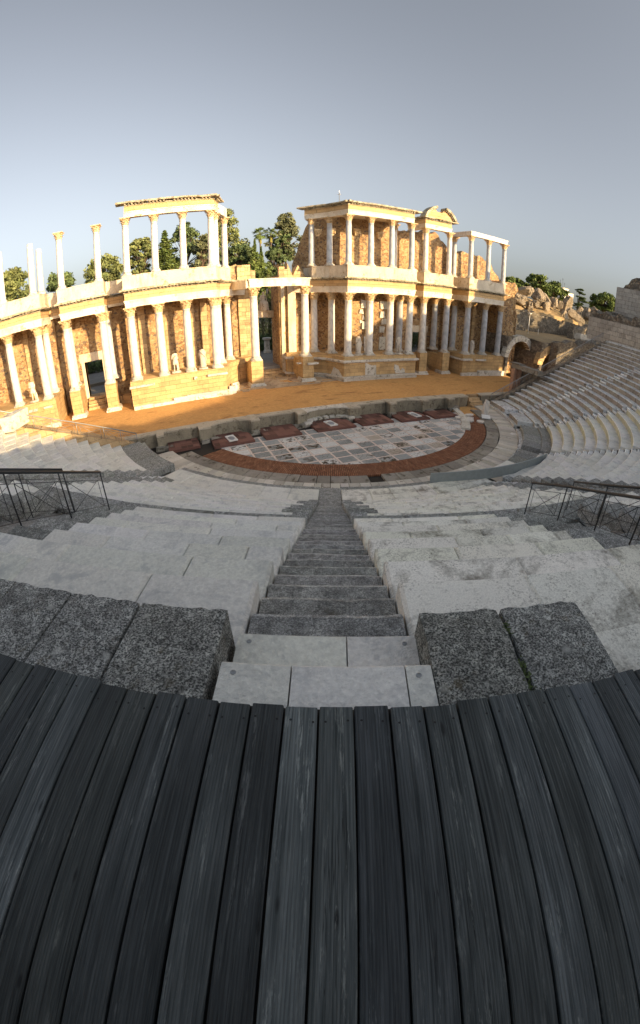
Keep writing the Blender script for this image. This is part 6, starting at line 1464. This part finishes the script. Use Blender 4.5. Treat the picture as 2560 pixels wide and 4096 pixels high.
def tree(label, x50, top50, hw50, y, low50, mat, kind='round', seed=1, n=3800, size=.30, zb=2.2, name='tree'):
    x, zt, hw = at50(x50, top50, hw50, y); _, zl, _ = at50(x50, low50, 1, y); t = thing(name, label, 'tree', (x, y, zb), 'trees beyond the theatre')
    rnd = random.Random(seed); mb = MB(); cen = []; cnt = []; H = zt-zl
    if kind == 'conifer':
        mb.tube([(x, y, zb), (x, y, zt-.3)], [.35, .04], 8)
        L = 26
        for i in range(L):
            u = i/(L-1); z = zl+H*u*.97; rad = hw*(1-u)**.85*rnd.uniform(.75, 1.12)+.15; m = max(4, int(9*(1-u))+3)
            for j in range(m):
                a = 6.283*(j+rnd.random())/m; ex_, ey = math.cos(a), math.sin(a)
                mb.tube([(x, y, z), (x+ex_*rad*.6, y+ey*rad*.6, z-.1*rad), (x+ex_*rad, y+ey*rad, z-.28*rad)], [.05, .035, .01], 4)
                for q in (.35, .62, .88): cen.append((x+ex_*rad*q, y+ey*rad*q, z-.12*rad*q-.1, rad*.24+.15, rad*.24+.15, .17)); cnt.append(n//(L*20)+5)
        lm = dict(flat=.6)
    elif kind == 'cypress':
        mb.tube([(x, y, zb), (x, y, zt-.5)], [.3, .05], 8)
        for i in range(34):
            u = i/33; z = zl+H*u; rad = hw*(math.sin(math.pi*min(1, (u*.86+.12)))**.55)*(1-u**5)
            for j in range(5): a = rnd.random()*6.28; q = rad*rnd.uniform(.3, .8); cen.append((x+q*math.cos(a), y+q*math.sin(a), z, rad*.4+.05, rad*.4+.05, H*.055)); cnt.append(n//170)
        lm = {}
    elif kind == 'palm':
        mb.tube([(x, y, zb), (x+.15, y, (zb+zt)/2), (x, y, zt-.9*hw)], [.22, .16, .17], 8)
        fm = MB()
        for i in range(46):
            a = 6.283*rnd.random(); el = rnd.uniform(-.9, 1.25); L_ = hw*rnd.uniform(.9, 1.25); p0 = V((x, y, zt-.95*hw)); d = V((math.cos(a)*math.cos(el), math.sin(a)*math.cos(el), math.sin(el)))
            p1 = p0+d*L_*.5; c_ = p0+d*L_*.75-V((0, 0, .05*L_))
            fm.tube([p0, p1], [.02, .01], 3)
            side = d.cross(V((0, 0, 1))).normalized(); up_ = side.cross(d)
            for s_ in range(-5, 6):
                g = (d*math.cos(s_*.24)+side*math.sin(s_*.24)).normalized(); q = p1+g*L_*.5-V((0, 0, L_*.12*abs(s_)/5+L_*.08))
                w_ = up_.cross(g).normalized()*.035; fm.add([p1-w_, p1+g*L_*.28-w_*1.6, q, p1+g*L_*.28+w_*1.6, p1+w_], [(0, 1, 2, 3, 4)], 0, (rnd.uniform(.6, 1.5),)*3)
        for i in range(26): a = 6.283*rnd.random(); p0 = V((x, y, zt-1.1*hw)); q = p0+V((math.cos(a)*.32, math.sin(a)*.32, -rnd.uniform(.5, 1.3)*hw)); fm.add([p0+V((.05, 0, 0)), q+V((.09, 0, 0)), q-V((.09, 0, 0))], [(0, 1, 2)], 0, (1.6, 1.1, .7))
        fm.build('crown', mat, t); mb.build('trunk', M_BARK, t); return t
    else:
        th = zl+H*.25; mb.tube([(x, y, zb), (x+rnd.uniform(-.2, .2), y, zl), (x, y, th)], [.34, .26, .2], 8)
        K = {'round': 60, 'loose': 90, 'pine': 60, 'cedar': 26}[kind]; n = int(n*1.5); hw *= 1.12
        for i in range(K):
            for _ in range(20):
                a = rnd.random()*6.28; v = rnd.random(); q = rnd.random()**.45
                if kind == 'round': zz = zl+H*(.12+.88*v); lim = hw*math.sqrt(max(0.02, 1-((v-.42)/.62)**2))
                elif kind == 'pine': zz = zl+H*(.15+.85*v); lim = hw*math.sqrt(max(0.02, 1-((v-.3)/.75)**2))
                elif kind == 'cedar': zz = zl+H*v; lim = hw*(1-v*.8)
                else: zz = zl+H*(.05+.95*v); lim = hw*(.85+.3*math.sin(v*5.0+seed))*math.sqrt(max(.03, 1-((v-.42)/.62)**2))
                break
            px, py = x+lim*q*math.cos(a)*.85, y+lim*q*math.sin(a)*.85
            mb.tube([(x, y, th-(0 if kind != 'cedar' else 0)+min(0, zz-th)), ((x+px)/2, (y+py)/2, (th+zz)/2+.2), (px, py, zz)], [.10, .06, .015], 4)
            s_ = hw*rnd.uniform(.12, .30)*(1. if kind in ('round', 'pine') else .85); fl = .75 if kind in ('round', 'loose') else (.62 if kind == 'pine' else .22)
            cen.append((px, py, zz, s_, s_, s_*fl)); cnt.append(int(n/K*rnd.uniform(.6, 1.3)))
        lm = dict(flat=.8 if kind == 'cedar' else 0.)
    mb.build('trunk', M_BARK, t); leaf_mesh('crown', t, mat, cen, cnt, size, seed=seed, **lm); return t
tree('sparse pale tree at the far left behind the first upper shafts', -41.4, 24.2, 5.0, 44, 15.5, F_GREEN, 'loose', 1, 6000)
tree('low round tree behind the broken pair and the next free column', -31.5, 20.9, 3.3, 46, 17, F_DARK, 'round', 2)
tree('bushy two toned tree behind the right free standing column', -22.0, 22.2, 4.4, 46, 16.5, F_GREEN, 'round', 3, 4200)
tree('thin airy tree seen between the first two upper left columns', -14.2, 25.2, 3.4, 52, 15.5, F_GREEN, 'loose', 4, 6200)
tree('bright green conical conifer between the second and third upper left columns', -9.0, 26.9, 3.6, 48, 15, F_CON, 'conifer', 5, 6000, .26, name='conifer')
tree('dark airy tree seen right of the third upper left column', -4.7, 27.8, 4.2, 52, 15.5, F_DARK, 'loose', 6, 5400)
tree('tall pale airy tree behind the right end of the left beam', 3.0, 29.9, 5.6, 54, 16, F_GREEN, 'loose', 7, 7000)
tree('small yellow green tree between the last upper left columns', -1.3, 24.5, 2.6, 46, 15, F_PALE, 'round', 20, 3600)
tree('dense dark round tree left of the cypress', 6.4, 22.0, 3.6, 45, 15, F_DARK, 'round', 8, 5200)
tree('dark narrow cypress in the central gap', 9.9, 23.0, 1.25, 40, 10, F_CON, 'cypress', 9, 5200, .2, name='cypress')
tree('second shorter cypress merged behind the first', 11.3, 21.3, 1.2, 42, 10, F_PINE, 'cypress', 10, 4200, .2, name='cypress')
tree('left and nearer of the two fan palms', 11.1, 26.4, 1.7, 50, 20, F_CON, 'palm', 11, name='palm_tree')
tree('right fan palm with a thin bare trunk', 13.5, 26.2, 1.5, 54, 20, F_CON, 'palm', 12, name='palm_tree')
tree('large pale airy tree behind the palms', 16.9, 29.2, 4.4, 60, 18.5, F_PALE, 'loose', 13, 5200, .3)
tree('dark tree trunked mass inside the large pale tree', 16.3, 25.8, 2.0, 58, 17, F_DARK, 'round', 14, 3400)
tree('dark shrubby tree low between the palms and the rubble wall', 14.4, 21.4, 2.4, 44, 12, F_DARK, 'round', 15, 4200)
tree('yellow green bush beside the cypress foot', 12.9, 16.5, 1.8, 36, 4, F_CON, 'round', 16, 3800)
def tree2(label, x, y, zt, zl, hw, mat, kind, seed, n, size, zb=8): 
    k = 90.05/(y+40.05); return tree(label, CAM.x+(x-CAM.x)*k, CAM.z+(zt-CAM.z)*k, hw*k, y, CAM.z+(zl-CAM.z)*k, mat, kind, seed, n, size, zb, {'pine': 'pine_tree', 'cedar': 'cedar_tree'}[kind])
tree2('round pine partly hidden behind the last upper column', 72.5, 36, 18.9, 13, 4.0, F_PINE, 'pine', 30, 5200, .3)
tree2('left lobe of the big round pines above the boulders', 81.5, 35, 21.2, 13.5, 4.6, F_PINE, 'pine', 31, 7000, .3)
tree2('right lobe of the big round pines above the boulders', 90, 35, 20.2, 12.5, 5.0, F_PINE, 'pine', 32, 7000, .3)
tree2('flat branched dark cedar on the ridge', 103.5, 35, 21.2, 14, 4.6, F_DARK, 'cedar', 33, 3600, .28)
tree2('single round pine left of the high wall', 120.5, 35, 21.8, 15.5, 5.6, F_PINE, 'pine', 34, 8000, .32)
for k, (x, y, hw) in enumerate([(74, -30, 8), (86, -22, 9), (98, -14, 9), (110, -6, 9), (124, 2, 9), (66, -42, 7)]):  # unseen pines added to shade the ruins on the right
    t = thing('pine_tree', ['unseen pine added for shade outside the right wall, first', 'unseen pine added for shade outside the right wall, second', 'unseen pine added for shade outside the right wall, third', 'unseen pine added for shade outside the right wall, fourth', 'unseen pine added for shade outside the right wall, fifth', 'unseen pine added for shade outside the right wall behind the rim'][k], 'tree', (x, y, 2), 'unseen pines added for shade')
    mb = MB(); mb.tube([(x, y, 2), (x, y, 16)], [.5, .3], 8); mb.build('trunk', M_BARK, t); rnd = random.Random(k+60)
    cen = []
    for i in range(34): a = rnd.random()*6.28; q = hw*rnd.random()**.5*.85; cen.append((x+q*math.cos(a), y+q*math.sin(a), rnd.uniform(7, 22.5), 2.6, 2.6, 2.0))
    leaf_mesh('crown', t, F_PINE, cen, [190]*34, .75, seed=60+k)
# far tree belt along the horizon, and the garden behind the doorways
belt = MB(); rng = random.Random(2); cen = []; cnt = []
for i in range(120):
    a = R(rng.uniform(-45, 80)); d = rng.uniform(190, 300); cen.append((CAM.x+d*math.sin(a), CAM.y+d*math.cos(a), rng.uniform(2, 6), rng.uniform(6, 12), rng.uniform(6, 12), rng.uniform(3, 5.5))); cnt.append(160)
o = leaf_mesh('distant_trees', None, F_DARK, cen, cnt, 1.1, seed=77); o['kind'] = 'stuff'; tag(o, 'distant belt of trees along the horizon', 'trees')
mb = MB(); mb.box(-14, 40, 22, 60, 2.2, 2.24); struct(mb.build('lawn', M_GRASS))
def hedge(label, x0, x1, y0, y1, z0, z1, mat, seed, n):
    t = thing('hedge', label, 'hedge', ((x0+x1)/2, (y0+y1)/2, z0), 'clipped hedges in the garden'); cen = []; cnt = []; rnd = random.Random(seed)
    m = max(2, int((x1-x0)/1.0))
    for i in range(m):
        for zz in (z0+.3*(z1-z0), z0+.72*(z1-z0)): cen.append((x0+(x1-x0)*(i+.5)/m, (y0+y1)/2, zz, (x1-x0)/m*.8, (y1-y0)/2, (z1-z0)*.36)); cnt.append(n//(2*m))
    leaf_mesh('foliage', t, mat, cen, cnt, .16, seed=seed); return t
hedge('dark clipped hedge seen through the central doorway, nearer one', -1.0, 6.5, 19.0, 20.4, 2.2, 3.4, F_DARK, 41, 3600)
hedge('dark clipped hedge seen through the central doorway, farther one', 1.0, 10, 26, 27.5, 2.2, 3.9, F_DARK, 42, 3600)
hedge('tall flowering hedge seen above the central lintel', 2.0, 13, 33, 36, 2.2, 10.5, F_PALE, 43, 9000)
hedge('dark hedge seen through the left doorway', -34, -20, 22, 24, 2.2, 3.9, F_DARK, 44, 5200)
hedge('dark shrubs farther behind the left doorway', -40, -22, 30, 33, 2.2, 6.5, F_DARK, 45, 6500)
hedge('dark hedge seen through the right doorway', 22, 36, 14, 15.5, 2.2, 5.0, F_DARK, 46, 4000)
t = thing('garden_pedestal', 'grey round altar stone on the path behind the central doorway', 'pedestal', (2.95, 17.5, 2.2))
mb = MB(); mb.lathe([(.55, 2.2), (.55, 2.5), (.42, 2.6), (.40, 4.0), (.6, 4.15), (.62, 4.4)], 2.95, 17.5, 16); mb.build('drum', M_PLINTH, t, False)
mb = MB(); mb.box(-25.6, -23.6, 13.5, 14.1, 2.2, 2.9, 0, (1, 1, 1), .03); tag(mb.build('garden_bench', M_PLINTH, origin=(-24.6, 13.8, 2.2)), 'pale stone bench seen through the left doorway', 'bench')
mb = MB(); mb.box(-27, -18, 10.8, 11.4, 2.2, 2.55, 0, (1, 1, 1), .04); tag(mb.build('kerb_stones', M_SLAB, origin=(-22, 11, 2.2)), 'low dark kerb seen through the left doorway', 'kerb')
